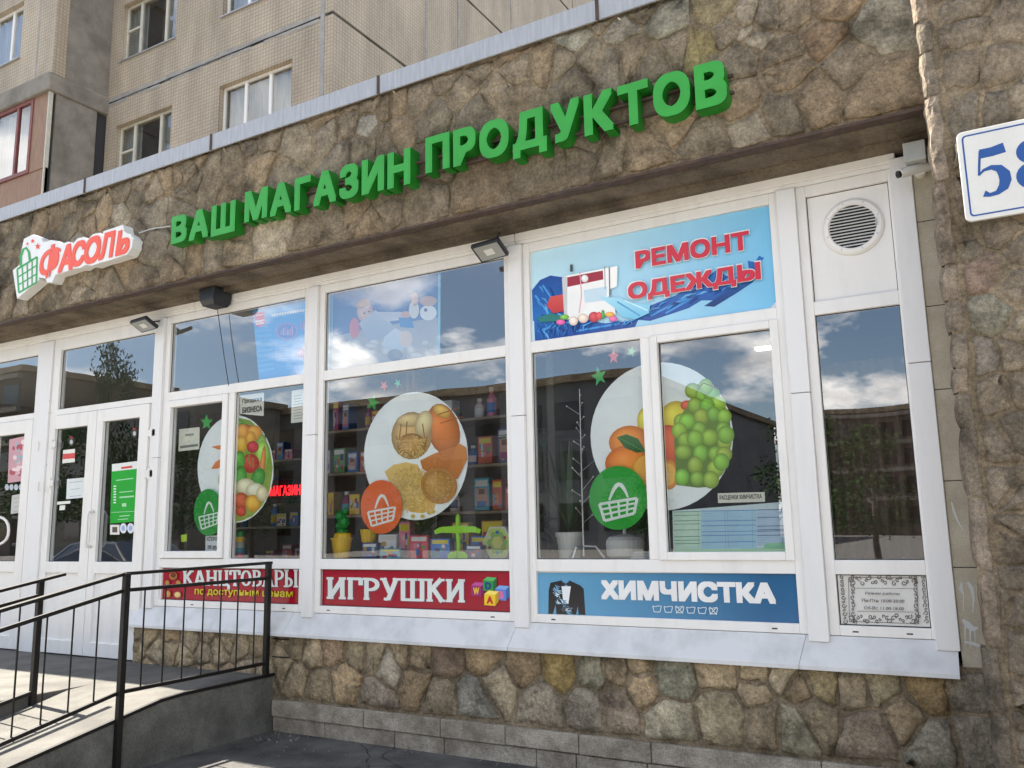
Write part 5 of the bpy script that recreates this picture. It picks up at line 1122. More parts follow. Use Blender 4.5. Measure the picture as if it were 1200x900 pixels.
p.ell(*Zc(625,315), 10, 9, rgb(235,235,235)); p.ell(*Zc(625,250), 10, 6, rgb(205,165,140)); p.ell(*Zc(545,300), 6, 10, rgb(230,225,220)); p.ell(*Zc(550,240), 4, 8, rgb(200,160,140)); p.ell(*Zc(610,300), 2, 2, DK)
p.poly([Zc(680,95),Zc(693,93),Zc(690,555),Zc(676,556)], rgb(140,205,230)); p.poly([Zc(80,210),Zc(98,206),Zc(90,640),Zc(72,640)], rgb(130,195,225))
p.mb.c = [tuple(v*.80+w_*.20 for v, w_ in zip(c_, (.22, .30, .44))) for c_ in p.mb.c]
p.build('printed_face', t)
# notices on the doors
YD = -.016
def dsheet(*a, **k): return sheet(*a, yy=YD, **k)
t = dsheet([(131,544),(163,540),(161.5,611),(129,613.5)], 'green door notice with white print and header', base=rgb(18,158,40), name='poster', cat='poster'); p = Print(YD-.001, .00003)
p.poly([(131.3,544),(163,540),(162.6,549),(131.2,552.5)], (.72,.74,.72)); p.line([(142,548.5),(155,546.8)], 2.6, rgb(210,80,70))
for a in ((136,563,156,560.5,1.1), (140,577,156,575.5,1.0), (140,583,157,581.5,1.8), (143,592,148,591.5,4), (130,600.5,161,599,.6), (140,605,152,604,1.1), (138,609,150,608,.8)): p.line([(a[0],a[1]),(a[2],a[3])], a[4], rgb(165,215,170))
for i in range(7): p.line([(133,570+i*3.2),(136,569.6+i*3.2)], 1.6, (.66,.76,.66))
p.build('poster_print', t)
dsheet([(78.5,561.5),(99.5,559.5),(98.5,583),(77.5,585)], 'plain white text sheet on the left door leaf', dashes=3, base=(.66,.70,.70)); t = dsheet([(74,527.5),(88,526),(87.5,541.5),(73,543)], 'small red and white notice on the left door leaf'); p = Print(YD-.001).poly([(73.8,532),(88,530.6),(87.7,537),(73.4,538.2)], rgb(205,80,80)); p.build('red_band', t)
dsheet([(67,588),(82.5,586.8),(82.3,590),(66.8,591.5)], 'thin white strip low on the left door leaf'); t = dsheet([(70,592.5),(76.5,592),(76,597.5),(69.5,598)], 'tiny blue and white label under the thin strip')
for i, (px_, py_, lb) in enumerate(((134, 620, 'square white sign sticker under the green notice'), (144.5, 619, 'first round white sticker under the green notice'), (153, 619, 'second round white sticker under the green notice'))):
    t = sticker('door_sticker', px_, py_, lb, 'sticker', 'door stickers'); p = Print(YD, .00004)
    if i == 0: p.quad(129, 615, 140, 626.5, (.72,.70,.66)); p.quad(131.5, 617.5, 137.5, 624, rgb(90,80,70))
    else: p.ell(px_, py_, 4, 6, (.7,.72,.76)); p.ell(px_, py_, 2.2, 3.2, rgb(150,170,215))
    p.build('printed_face', t)
t = dsheet([(11,515),(33.5,510),(31.5,563),(9,566)], 'pink collage poster on the far left door', base=rgb(196,150,160), name='poster', cat='poster'); p = Print(YD-.001, .00003)
for i in range(24): x_, y_ = rnd.uniform(13, 30), rnd.uniform(518, 558); p.ell(x_, y_, rnd.uniform(1.5, 4), rnd.uniform(1.5, 4), [rgb(210,170,180), rgb(170,80,90), rgb(225,205,205), rgb(150,170,180)][i % 4])
p.build('poster_print', t)
for i in range(4):
    t = sticker('door_sticker', 8+i*5.4, 571, ['first', 'second', 'third', 'fourth'][i]+' small round grey sticker on the far left door', 'sticker', 'door stickers'); Print(YD).ell(8+i*5.4, 571, 2.4, 3.6, (.45, .5, .55)).build('printed_face', t)
dsheet([(14,580.5),(29,578),(27.5,600),(12.5,602.5)], 'grey paper sheet low on the far left door', base=(.5,.5,.47), dashes=4)
for px_, py_, lb in ((83.5, 517, 'small dark round sticker on the left door leaf'), (157.5, 507, 'small dark round sticker on the right door leaf')):
    t = sticker('door_sticker', px_, py_, lb, 'sticker', 'door stickers'); Print(YD).ell(px_, py_, 3.6, 6, (.03,.03,.03)).ell(px_, py_+1, 1.8, 2.8, (.45,.46,.45)).ell(px_, py_-4.2, 2, 1.2, rgb(150,40,40)).build('printed_face', t)

# ------------------------------------------------------------------ inside the shop
wb = thing('window_board', (-4, .2, 1.33), 'light display board behind the window glass carrying the toys', 'shelf')
for a, b in ((-6.80, -4.94), (-4.93, -2.96), (-2.95, -.42)): MB().box(a, b, .055, .45, 1.325, 1.365).build('board', 'shelf_wood', wb)
ceil_l = []
for i, (x_, y_) in enumerate(((-2.15, 4.75),)):
    t = thing('ceiling_lamp', (x_, y_, 3.66), 'lit tube lamp on the shop ceiling, '+['deep behind the dry cleaning window', 'behind the far left door'][i], 'lamp', 'ceiling tube lamps')
    MB().box(x_-.25, x_+.25, y_-.08, y_+.08, 3.64, 3.70).build('housing', 'ceiling', t)
    for d_ in (-.04, .04): MB().tube([(x_-.23, y_+d_, 3.62), (x_+.23, y_+d_, 3.62)], .014, 8).build('tube', 'tube_light', t)
def shelf_unit(name, x0, x1, y0, y1, levels, label, top=3.0, back='shelf_back'):
    t = thing(name, ((x0+x1)/2, y0, .46), label, 'shelf', 'shop shelves')
    MB().box(x0, x1, y1, y1+.02, .46, top).build('back_panel', back, t)
    for s_ in (x0, x1-.025): MB().box(s_, s_+.025, y0, y1, .46, top).build('side_panel', 'shelf_wood', t)
    for z_ in levels: MB().box(x0+.026, x1-.026, y0+.005, y1-.002, z_-.022, z_).build('shelf_board', 'shelf_wood', t)
    return t
shelf_unit('shelf_unit', -5.55, -4.42, .62, .95, (1.10, 1.73, 2.11, 2.5), 'wooden shelf unit at the left behind the toy window')
shelf_unit('shelf_unit', -4.38, -3.2, .62, .95, (1.10, 1.73, 2.11, 2.5), 'wooden shelf unit at the right behind the toy window')
shelf_unit('shelf_unit', -7.35, -6.25, 1.3, 1.6, (.9, 1.3, 1.65, 2.0, 2.35), 'shelf unit behind the stationery sash', 2.7)
shelf_unit('shelf_unit', -7.0, -5.5, 3.2, 3.6, (.9, 1.3, 1.7, 2.1, 2.5), 'far shelf unit behind the stationery window', 2.9)
TC = [rgb(190,60,80), rgb(60,110,180), rgb(210,190,190), rgb(150,60,110), rgb(80,150,170), rgb(200,160,60), rgb(205,205,210), rgb(90,140,80), rgb(210,120,150), rgb(60,70,110), rgb(180,80,50)]
TN = ['red', 'blue', 'pale', 'purple', 'teal', 'ochre', 'white', 'green', 'pink', 'navy', 'orange']
rt_ = random.Random(21)
def toybox(x_, y_, z_, w, h, d, ci, label, turn=0.0, name='toy_box', group='boxed goods on display', window=False):
    t = thing(name, (x_, y_, z_), label, 'box', group); t.rotation_euler = (0, 0, turn)
    c = TC[ci]; mb = MB(); mb.col = tuple(v*.8 for v in c)
    o = Vector((x_, y_, z_)); mb.box(x_-w/2, x_+w/2, y_, y_+d, z_, z_+h)
    mb.build('carton', 'toy', t, bevel=.003)
    f_ = MB(); yy = y_-.0012
    def q(u0, u1, v0, v1, cc):
        nonlocal yy
        yy -= .0003; f_.add([(x_-w/2+w*u0, yy, z_+h*v0), (x_-w/2+w*u1, yy, z_+h*v0), (x_-w/2+w*u1, yy, z_+h*v1), (x_-w/2+w*u0, yy, z_+h*v1)], [(0, 1, 2, 3)], [cc]*4)
    q(.03, .97, .03, .97, tuple(min(1, v*1.25+.03) for v in c)); q(.1, .9, .74, .92, (.7, .7, .68) if rt_.random() < .5 else rgb(220,200,60))
    for i in range(7):
        u, v = rt_.uniform(.06, .7), rt_.uniform(.06, .55); q(u, u+rt_.uniform(.1, .28), v, v+rt_.uniform(.1, .3), rt_.choice(TC))
    if window: q(.16, .84, .12, .68, rgb(196,150,130)); q(.3, .7, .5, .66, rgb(120,80,60)); q(.2, .8, .12, .3, rt_.choice(TC))
    f_.build('printed_front', 'print', t); return t
ZW = 1.366
def onboard(px_, w_px, top_py, y_): 
    a = at(px_, 650, y_); l = at(px_-w_px/2, 650, y_); r = at(px_+w_px/2, 650, y_); tp = at(px_, top_py, y_); return a.x, abs(r.x-l.x), tp.z-ZW
for px_, w_, tp, y_, ci, lb, tn in ((433, 17, 636, .20, 9, 'navy boxed toy on the display board beside the yellow bucket', .1), (454, 21, 626, .26, 6, 'white and red game box standing on the display board', .05), (457, 25, 643, .15, 4, 'low teal box lying before the white game box', 0), (474, 13, 611, .30, 8, 'tall pink tube-shaped toy carton on the display board', 0), (491, 21, 627, .22, 0, 'magenta toy box in the middle of the display board', .05), (516, 23, 631, .20, 1, 'blue picture box left of the lime glider', 0), (562, 22, 628, .28, 1, 'blue toy box behind the right end of the display board', -.05), (555, 19, 639, .16, 9, 'small blue and white box right of the lime glider', 0), (577, 25, 610, .36, 5, 'pale brown framed puzzle box behind the hexagonal game', 0), (540, 20, 612, .38, 5, 'brown box behind the wing of the lime glider', 0)):
    x_, w, h = onboard(px_, w_, tp, y_); toybox(x_, y_, ZW, w, h, .06, ci, lb, tn)
# lime foam glider
c = at(537, 650, .14); t = thing('toy_glider', (c.x, .14, ZW), 'lime green toy glider standing on its tail', 'toy')
mat('lime', rgb(150, 215, 30), rough=.5); mat('yellow_plastic', rgb(235, 190, 20), rough=.35); mat('green_plastic', rgb(20, 140, 50), rough=.4)
topz = at(537, 602, .14).z; wz = at(537, 621, .14).z; wl = at(511, 621, .14).x; wr = at(563, 621, .14).x
MB().tube([(c.x, .14, ZW), (c.x, .145, (ZW+wz)/2), (c.x, .14, wz), (c.x, .14, topz-.02), (c.x, .14, topz)], [.012, .016, .02, .018, .006], 10).build('fuselage', 'lime', t, smooth=True)
MB().prism([(wl, wz-.03), (wl-.01, wz), (wl+.05, wz+.025), (c.x, wz+.032), (wr-.05, wz+.025), (wr+.01, wz), (wr, wz-.03), (wr-.06, wz-.02), (c.x, wz-.025), (wl+.06, wz-.02)], .125, .135).build('wing', 'lime', t, bevel=.003)
MB().prism([(c.x-.085, ZW), (c.x-.09, ZW+.03), (c.x-.06, ZW+.055), (c.x+.06, ZW+.055), (c.x+.09, ZW+.03), (c.x+.085, ZW)], .126, .135).build('tailplane', 'lime', t, bevel=.003)
MB().add([(c.x-.003, .09, ZW), (c.x+.003, .09, ZW), (c.x+.003, .14, ZW), (c.x-.003, .14, ZW), (c.x-.003, .10, ZW+.06), (c.x+.003, .10, ZW+.06), (c.x+.003, .14, ZW+.075), (c.x-.003, .14, ZW+.075)], [(0,3,2,1),(4,5,6,7),(0,1,5,4),(1,2,6,5),(2,3,7,6),(3,0,4,7)]).build('fin', 'lime', t)
# yellow bucket with green spade set
c = at(400, 650, .2); t = thing('sand_bucket', (c.x, .2, ZW), 'yellow toy bucket holding green sand moulds', 'toy')
MB().lathe((c.x, .2, ZW), [(.062, 0), (.085, .155), (.092, .155), (.092, .17), (.08, .17), (.06, .02)], 20).build('bucket', 'yellow_plastic', t, smooth=False)
for q in ((0, .01, .21, .05), (-.03, .02, .27, .045), (.025, 0, .30, .05), (-.01, -.01, .35, .045), (.02, .02, .385, .03)): MB().lathe((c.x+q[0], .2+q[1], ZW+q[2]), [(q[3]*.5, -q[3]), (q[3], -q[3]*.3), (q[3]*.9, q[3]*.4), (q[3]*.3, q[3])], 9).build('sand_mould', 'green_plastic', t)
MB().lathe((c.x+.01, .2, ZW+.155), [(.075, 0), (.07, .05), (.03, .06)], 14).build('sieve', 'yellow_plastic', t)
c = at(433, 630, .32); t = thing('plastic_tub', (c.x, .32, ZW), 'small yellow tub partly behind the orange basket label', 'toy'); MB().lathe((c.x, .32, ZW), [(.05, 0), (.05, .13), (.064, .13), (.078, .235), (.07, .235)], 16).build('tub', 'yellow_plastic', t)
c = at(583, 650, .24); t = thing('hexagon_game', (c.x, .24, ZW), 'pale green hexagonal board game standing at the right', 'toy')
hx = [(c.x+.135*math.cos(math.pi/3*i), ZW+.118+.135*math.sin(math.pi/3*i)) for i in range(6)]; MB().prism(hx, .24, .275).build('board', 'white_pot', t, bevel=.004)
f_ = MB()
for k, (r_, cc) in enumerate(((.122, rgb(190,210,120)), (.09, rgb(140,180,90)), (.05, rgb(205,200,110)))): f_.add([(c.x+r_*math.cos(math.pi/3*i), .239-.0005*k, ZW+.118+r_*math.sin(math.pi/3*i)) for i in range(6)], [tuple(range(6))], [cc]*6)
for i in range(6): f_.add([(c.x+.075*math.cos(i*1.047+.5)+dx, .2372, ZW+.118+.075*math.sin(i*1.047+.5)+dz) for dx, dz in ((-.012,-.012),(.012,-.012),(.012,.012),(-.012,.012))], [(0,1,2,3)], [TC[i]]*4)
f_.build('printed_face', 'print', t)
# goods on the shelves behind
def jar(x_, y_, z_, w, h, ci, label):
    t = thing('bottle', (x_, y_, z_), label, 'bottle', 'bottles on shelves'); r_ = w*.42; yc = y_+r_+.01
    nmx = 'bottle_%d' % ci
    if nmx not in MATS: mat(nmx, tuple(v*.9 for v in TC[ci]), rough=.25)
    MB().lathe((x_, yc, z_), [(r_*.95, 0), (r_, .01), (r_, h*.62), (r_*.4, h*.8), (r_*.4, h*.86)], 14).build('body', nmx, t, smooth=False)
    MB().lathe((x_, yc, z_+h*.86), [(r_*.48, 0), (r_*.48, h*.14)], 12).build('cap', 'white_pot', t)
    b = MB(); n_ = 8; vs = []
    for i in range(n_+1):
        a_ = math.pi*(1.12+.76*i/n_); vs += [(x_+(r_+.001)*math.cos(a_), yc+(r_+.001)*math.sin(a_), z_+h*.15), (x_+(r_+.001)*math.cos(a_), yc+(r_+.001)*math.sin(a_), z_+h*.48)]
    b.add(vs, [(2*i, 2*i+2, 2*i+3, 2*i+1) for i in range(n_)], [rt_.choice(TC)]*len(vs)); b.build('label_band', 'print', t)
ORD = ['first', 'second', 'third', 'fourth', 'fifth', 'sixth', 'seventh', 'eighth', 'ninth', 'tenth']
def fill(x0, x1, y_, lv, tag_, hmax, dens, wr_=(.08, .2)):
    for z_, nm_ in lv:
        x_ = x0+.05; k = 0
        while x_ < x1-.1:
            w = rt_.uniform(*wr_)
            if x_+w > x1: break
            if rt_.random() < dens and k < 10:
                ci = rt_.randrange(len(TC))
                if rt_.random() < .28: w = min(w, .1); jar(x_+w/2, y_, z_+.001, w, rt_.uniform(.16, .26), ci, '%s %s bottle from the left on the %s %s' % (ORD[k], TN[ci], nm_, tag_)); k += 1; x_ += w+.02; continue
                toybox(x_+w/2, y_, z_+.001, w*.92, rt_.uniform(.5, 1)*hmax, .12, ci, '%s %s carton from the left on the %s %s' % (ORD[k], TN[ci], nm_, tag_), rt_.uniform(-.08, .08), group='cartons on shelves', window=rt_.random() < .35); k += 1
            x_ += w+rt_.uniform(.01, .06)
LV = [(1.73, 'low shelf'), (2.11, 'middle shelf'), (2.5, 'top shelf')]
fill(-5.5, -4.5, .66, LV, 'of the left toy unit', .30, .9, (.06, .15)); fill(-4.34, -3.25, .66, LV, 'of the right toy unit', .32, .92, (.07, .19))
fill(-7.3, -6.3, 1.34, [(1.3, 'bottom board'), (1.65, 'second board'), (2.0, 'third board'), (2.35, 'top board')], 'behind the stationery sash', .2, .7, (.08, .15))
fill(-6.95, -5.55, 3.25, [(1.7, 'lower board'), (2.1, 'middle board'), (2.5, 'upper board')], 'of the far stationery shelf', .3, .75, (.12, .25))
# running red sign inside
a, b = at(316, 575, .12), at(350, 574, .12)
t = thing('led_sign', (b.x-.2, .12, a.z), 'black panel with glowing red letters inside the stationery window', 'sign')
MB().box(a.x-.14, b.x+.06, .125, .165, at(330, 590, .12).z, at(330, 562, .12).z).build('panel', 'lens_black', t)
mb = MB(); letter(mb, 'МАГАЗИН', a.x, b.x+.015, at(318, 581.5, .12).z, at(318, 569.5, .12).z, .1235, .02); mb.build('lettering', 'led_red', t)
for i in range(60):
    pass
MB().tube([(a.x, .145, at(330, 562, .12).z), (a.x, .145, 2.83)], .003, 6).build('hanging_wire', 'gasket', t); MB().tube([(b.x, .145, at(330, 562, .12).z), (b.x, .145, 2.83)], .003, 6).build('hanging_wire', 'gasket', t)
# coloured tube and books at the stationery window
c = at(280, 640, .16); t = thing('striped_canister', (c.x, .16, ZW), 'rainbow striped canister at the bottom of the stationery window', 'canister')
for i, cc in enumerate(('pink_c', 'teal_c', 'grey_plastic', 'yellow_plastic', 'green_plastic')):
    if cc not in MATS: mat(cc, rgb(215,100,130) if cc == 'pink_c' else rgb(60,150,170), rough=.4)
    MB().lathe((c.x, .16, ZW+.048*i), [(.045, 0), (.045, .046)], 16).build('stripe', cc, t)
x_, w, h = onboard(236.5, 8, 628, .2); toybox(-6.2, .2, ZW, .07, .14, .03, 1, 'blue booklet beside the photocopy price card', .1)
# plants and stand behind the dry cleaning window
def blade(mb, base, tip, droop, w):
    base, tip = Vector(base), Vector(tip); n_ = 5; side = (tip-base).cross(Vector((0, 0, 1))); side = side.normalized() if side.length > 1e-4 else Vector((1, 0, 0)); vs = []
    for i in range(n_+1):
        u = i/n_; q = base.lerp(tip, u); q.z -= droop*u*u; ww = w*math.sin(math.pi*min(1, u*.85+.12)); vs += [q-side*ww, q+side*ww]
    mb.add(vs, [(2*i, 2*i+1, 2*i+3, 2*i+2) for i in range(n_)])
c = at(640, 640, .55); t = thing('dracaena_plant', (c.x, .55, .46), 'tall dark leafed house plant at the left of the fruit window', 'plant')
MB().lathe((c.x, .55, .46), [(.16, 0), (.2, .3), (.18, .3)], 16).build('pot', 'bark', t); MB().tube([(c.x, .55, .7), (c.x+.03, .56, 1.6), (c.x, .55, 2.35)], [.025, .02, .012], 8).build('stem', 'bark', t)
lf = MB(); rp = random.Random(4)
for i in range(46):
    zz_ = rp.uniform(1.3, 2.35); a_ = rp.uniform(0, 6.28); l_ = rp.uniform(.25, .5); blade(lf, (c.x, .55, zz_), (c.x+l_*math.cos(a_), .55+l_*math.sin(a_)*.6, zz_+rp.uniform(.0, .25)), rp.uniform(.05, .3), rp.uniform(.025, .045))
lf.build('leaves', 'leaf_indoor', t)
c = at(668, 645, .3); t = thing('plant_pot', (c.x, .3, ZW), 'white flower pot on the board below the fruit window', 'pot'); MB().lathe((c.x, .3, ZW), [(.075, 0), (.095, .155), (.104, .155), (.104, .185), (.092, .185), (.09, .17)], 24).build('pot', 'white_pot', t, smooth=False)
lf = MB()
for i in range(22): a_ = rp.uniform(0, 6.28); l_ = rp.uniform(.1, .3); blade(lf, (c.x, .3, ZW+.17), (c.x+l_*math.cos(a_), .3+l_*math.sin(a_)*.5, ZW+.17+rp.uniform(.15, .8)), .1, .02)
lf.build('leaves', 'leaf_indoor', t)
c = at(684, 650, .16); t = thing('light_tree', (c.x, .16, ZW), 'thin silver wire tree on three feet strung with tiny lights', 'ornament')
tz = at(686, 455, .16).z; MB().tube([(c.x, .16, ZW+.02), (c.x+.01, .16, tz)], [.008, .004], 8).build('pole', 'silver', t)
for a_ in (.3, 2.6, 4.4): MB().tube([(c.x, .16, ZW+.09), (c.x+.09*math.cos(a_), .16+.06*math.sin(a_), ZW+.085), (c.x+.15*math.cos(a_), .16+.085*math.sin(a_), ZW+.01)], .008, 8).build('foot', 'silver', t)
for i in range(20):
    zz_ = ZW+.25+(tz-ZW-.3)*i/20; a_ = i*2.4; l_ = rp.uniform(.06, .17)*(1-i/40); e = (c.x+l_*math.cos(a_), .16+l_*math.sin(a_)*.5, zz_+l_*.7)
    MB().tube([(c.x+.005, .16, zz_), e], .0025, 5).build('twig', 'silver', t); MB().lathe(e, [(.003, -.006), (.007, 0), (.003, .006)], 6).build('bulb', 'crate_white', t)
c = at(733, 650, .32); t = thing('white_tub', (c.x, .32, ZW), 'squat white rice-cooker shaped tub under the basket label', 'tub'); MB().lathe((c.x, .32, ZW), [(.10, 0), (.13, .02), (.135, .1), (.13, .125), (.11, .15), (.03, .165)], 24).build('body', 'white_pot', t, smooth=False); MB().lathe((c.x, .32, ZW+.163), [(.012, 0), (.012, .05), (.02, .055)], 10).build('knob', 'white_pot', t)
c = at(757, 650, .2); t = thing('cloth_pile', (c.x, .2, ZW), 'folded white cloths lying at the foot of the mullion', 'cloth')
for i in range(3): MB().box(c.x-.09+.01*i, c.x+.1-.02*i, .14, .26, ZW+.018*i, ZW+.018*i+.017).build('fold', 'white_pot', t, bevel=.006)
# wall panel and counter that show as dim shapes
cn_ = thing('shop_counter', (-1.6, 2.2, .46), 'dim brown counter inside behind the dry cleaning window', 'counter'); MB().box(-2.4, -.9, 2.0, 2.6, .46, 1.42).build('body', 'shelf_back', cn_); MB().box(-2.45, -.85, 1.95, 2.65, 1.42, 1.46).build('top', 'shelf_wood', cn_)
pt = thing('partition', (-2.95, 1.5, .46), 'dim partition wall inside between toys and dry cleaning', 'partition'); MB().box(-3.0, -2.94, .5, 5.19, .46, 3.69).build('panel', 'interior_wall', pt)
pt = thing('partition', (-.66, .5, .46), 'brown curtain hanging behind the narrow window', 'curtain')
cu = MB(); n_ = 40; vs = []
for i in range(n_+1):
    x_ = -.93+.62*i/n_; y_ = .42+.03*math.sin(i*.9); vs += [(x_, y_, .98), (x_, y_, 2.6)]
cu.add(vs, [(2*i, 2*i+2, 2*i+3, 2*i+1) for i in range(n_)]); mat('brown_cloth', (.10, .065, .05), (.14, .09, .07), rough=.9); cu.build('cloth', 'brown_cloth', pt, smooth=True)

# ------------------------------------------------------------------ panel block of flats behind
AY, AX, AW = 6.5, -10.70, -17.83
ap = thing('apartment_block', (-14, 8, 0), 'beige mosaic tiled block of flats rising behind the shop', 'building')
seams = [8.70, 11.85, 15.0, 18.15, 21.3]
ZTOP = 24.45
gapj = .035
def hole_panel(name, x0, x1, z0, z1, y, holes, parent=ap, m='mosaic', d=.3):
    """front wall slab with window openings cut out"""
    mb = MB(); xs_ = sorted({x0, x1, *[h for q in holes for h in q[:2]]}); zs_ = sorted({z0, z1, *[h for q in holes for h in q[2:]]})
    for i in range(len(xs_)-1):
        for j in range(len(zs_)-1):
            cx_, cz_ = (xs_[i]+xs_[i+1])/2, (zs_[j]+zs_[j+1])/2
            if any(q[0] < cx_ < q[1] and q[2] < cz_ < q[3] for q in holes): continue
            mb.add([(xs_[i], y, zs_[j]), (xs_[i+1], y, zs_[j]), (xs_[i+1], y, zs_[j+1]), (xs_[i], y, zs_[j+1])], [(0, 1, 2, 3)])
    for a, b, c_, e in holes:
        mb.add([(a, y, c_), (b, y, c_), (b, y, e), (a, y, e), (a, y+d, c_), (b, y+d, c_), (b, y+d, e), (a, y+d, e)], [(0, 4, 5, 1), (1, 5, 6, 2), (2, 6, 7, 3), (3, 7, 4, 0)])
    mb.add([(x0, y, z0), (x1, y, z0), (x1, y+d, z0), (x0, y+d, z0), (x0, y, z1), (x1, y, z1), (x1, y+d, z1), (x0, y+d, z1)], [(0, 3, 2, 1), (4, 5, 6, 7), (1, 2, 6, 5), (0, 4, 7, 3)])
    return mb.build(name, m, parent)
def flat_window(x0, x1, z0, z1, y, splits, m='painted_wood', cur='curtain', sub=None, gl='house_glass'):
    w = MB(); yf = y+.13; ring(w, x0, x1, z0, z1, .05, yf, yf+.06)
    for s_ in splits: w.box(x0+(x1-x0)*s_-.04, x0+(x1-x0)*s_+.04, yf-.003, yf+.06, z0+.05, z1-.05)
    if sub: w.box(x0+.05, x0+(x1-x0)*sub[0]-.04, yf-.002, yf+.06, z0+(z1-z0)*sub[1], z0+(z1-z0)*sub[1]+.05)
    o = w.build('window', m, ap, bevel=.004)
    MB().add([(x0+.04, yf+.03, z0+.04), (x1-.04, yf+.03, z0+.04), (x1-.04, yf+.03, z1-.04), (x0+.04, yf+.03, z1-.04)], [(0, 1, 2, 3)]).build('pane', gl, o)
    cm = MB(); n_ = 36; vs = []
    for i in range(n_+1):
        x_ = x0+.02+(x1-x0-.04)*i/n_; y_ = yf+.16+.025*math.sin(i*1.1); vs += [(x_, y_, z0), (x_, y_, z1)]
    fs = [(2*i, 2*i+2, 2*i+3, 2*i+1) for i in range(n_) if cur != 'curtain' or not (n_*.30 < i < n_*.62)]
    cm.add(vs, fs); cm.build('curtain', 'sheer' if cur == 'sheer' else 'curtain', o, smooth=True)
    MB().box(x0-.02, x1+.02, y-.05, y+.12, z0-.03, z0-.005).build('sill', 'flashing', o)
wx1 = (-17.44, -15.46); wx2 = (-13.92, -11.78)
for i in range(len(seams)+1):
    z0 = seams[i-1]+gapj if i else 0.0; z1 = (seams[i] if i < len(seams) else ZTOP)-gapj
    zb_ = (seams[i] if i < len(seams) else ZTOP)-.67-1.50; zt_ = zb_+1.50
    hole_panel('wall_panel', AW, AX-.30, z0, z1, AY, [(*wx1, zb_, zt_), (*wx2, zb_, zt_)])
    hole_panel('wall_panel', AX-.22, AX, z0, z1, AY, [])
    if 1 <= i <= 4:
        flat_window(*wx1, zb_, zt_, AY, (.27, .74), sub=(.27, .55)); flat_window(*wx2, zb_, zt_, AY, (.32, .66), 'pvc', 'sheer')
    js_ = [AY+.30, 9.72, 11.12, 13.85, 18.0, 23.0, 30.0]
    for a, b in zip(js_[:-1], js_[1:]): MB().box(AX-.3, AX, a+.0 if a > 7 else AY+.301, b-.05, z0, z1).build('side_panel', 'mosaic', ap)
for s_ in seams:
    MB().box(AW, AX-.02, AY+.012, AY+.28, s_-gapj-.001, s_+gapj+.001).build('seam', 'joint_dark', ap)
    sm_ = MB(); x_ = AW+.02; hu, hd_ = .06, .03
    while x_ < AX-.34:
        x2 = min(AX-.32, x_+rnd.uniform(.12, .4)); nu, nd = rnd.uniform(.025, .10), rnd.uniform(-.01, .07)
        sm_.add([(x_, AY-.008, s_+gapj-.012-hd_*.2), (x2, AY-.008, s_+gapj-.012-nd*.2), (x2, AY-.009, s_+gapj+nu), (x_, AY-.009, s_+gapj+hu)], [(0, 1, 2, 3)])
        if nd > .02: sm_.add([(x_, AY-.007, s_-gapj-nd), (x2, AY-.007, s_-gapj-hd_), (x2, AY-.007, s_-gapj+.012), (x_, AY-.007, s_-gapj+.012)], [(0, 1, 2, 3)])
        hu, hd_ = nu, nd; x_ = x2
    sm_.build('seam_mortar', 'joint', ap)
    MB().box(AX-.28, AX-.035, AY+.3, 30, s_-gapj-.001, s_+gapj+.001).build('seam', 'joint_dark', ap)
MB().box(AX-.315, AX-.205, AY-.012, AY+.25, .0, ZTOP).build('corner_joint', 'joint', ap)
for y_ in (9.72, 11.12, 13.85): MB().box(AX-.28, AX+.012, y_-.06, y_+.01, 0, ZTOP).build('side_joint', 'joint', ap)
MB().box(AW-6, AX-.32, AY+.8, 30, 0, ZTOP).build('core', 'room_dark', ap); MB().box(AW-6, AX+.1, AY-.1, 30.1, ZTOP, ZTOP+.3).build('roof', 'concrete_grey', ap)
# projecting wing on the left with the glazed loggia
WY = 5.1
def wing(z0, z1, holes): return hole_panel('wing_panel', AW-.62, AW, z0, z1, WY, []), hole_panel('wing_panel', AW-5.5, AW-.68, z0, z1, WY, holes)
for s_ in (11.85, 15.0, 18.15):
    wing(s_+.16, s_+3.15-.02, [(-21.3, -19.2, s_+.95, s_+2.45)]); MB().box(AW-.02, AW-.0, WY+.31, AY-.002, s_+.16, s_+3.13).build('wing_side', 'concrete_grey', ap)
    flat_window(-21.3, -19.2, s_+.95, s_+2.45, WY, (.35, .7), 'pvc', 'sheer')
MB().box(AW-.69, AW-.61, WY+.005, WY+.2, 12.0, 21.0).build('wing_joint', 'joint', ap)
MB().box(AW-5.5, AW+.06, WY-.10, AY+.05, 11.55, 11.98).build('wing_floor_slab', 'concrete_grey', ap, bevel=.04)
MB().box(AW-.05, AW+.0, WY+.15, AY-.25, 0, 11.55).build('loggia_side', 'concrete_grey', ap); MB().box(AW-.3, AW-.06, WY+.6, AY+.2, 0, 11.56).build('loggia_recess', 'room_dark', ap)
lg_ = MB(); lz0, lz1 = 9.78, 11.42
MB().box(AW-5.5, AW-.02, WY+.02, WY+.08, 8.4, lz0-.05).build('loggia_boards', 'red_boards', ap); MB().box(AW-.62, AW-.06, WY+.0, WY+.06, lz0-.05, 11.55).build('loggia_boards', 'red_boards', ap)
MB().box(AW-.055, AW-.02, WY-.015, WY+.08, 8.4, 11.55).build('loggia_corner_trim', 'painted_wood', ap)
ring(lg_, AW-5.5, AW-.62, lz0-.05, 11.55, .09, WY-.02, WY+.07)
for x_ in (-19.05, -19.95, -20.9): lg_.box(x_-.04, x_+.04, WY-.015, WY+.06, lz0+.04, 11.46)
lw_ = lg_.build('loggia_window', 'red_frame', ap)
MB().add([(AW-5.4, WY+.02, lz0), (AW-.68, WY+.02, lz0), (AW-.68, WY+.02, 11.5), (AW-5.4, WY+.02, 11.5)], [(0, 1, 2, 3)]).build('pane', 'house_glass', lw_)
cm = MB(); vs = []
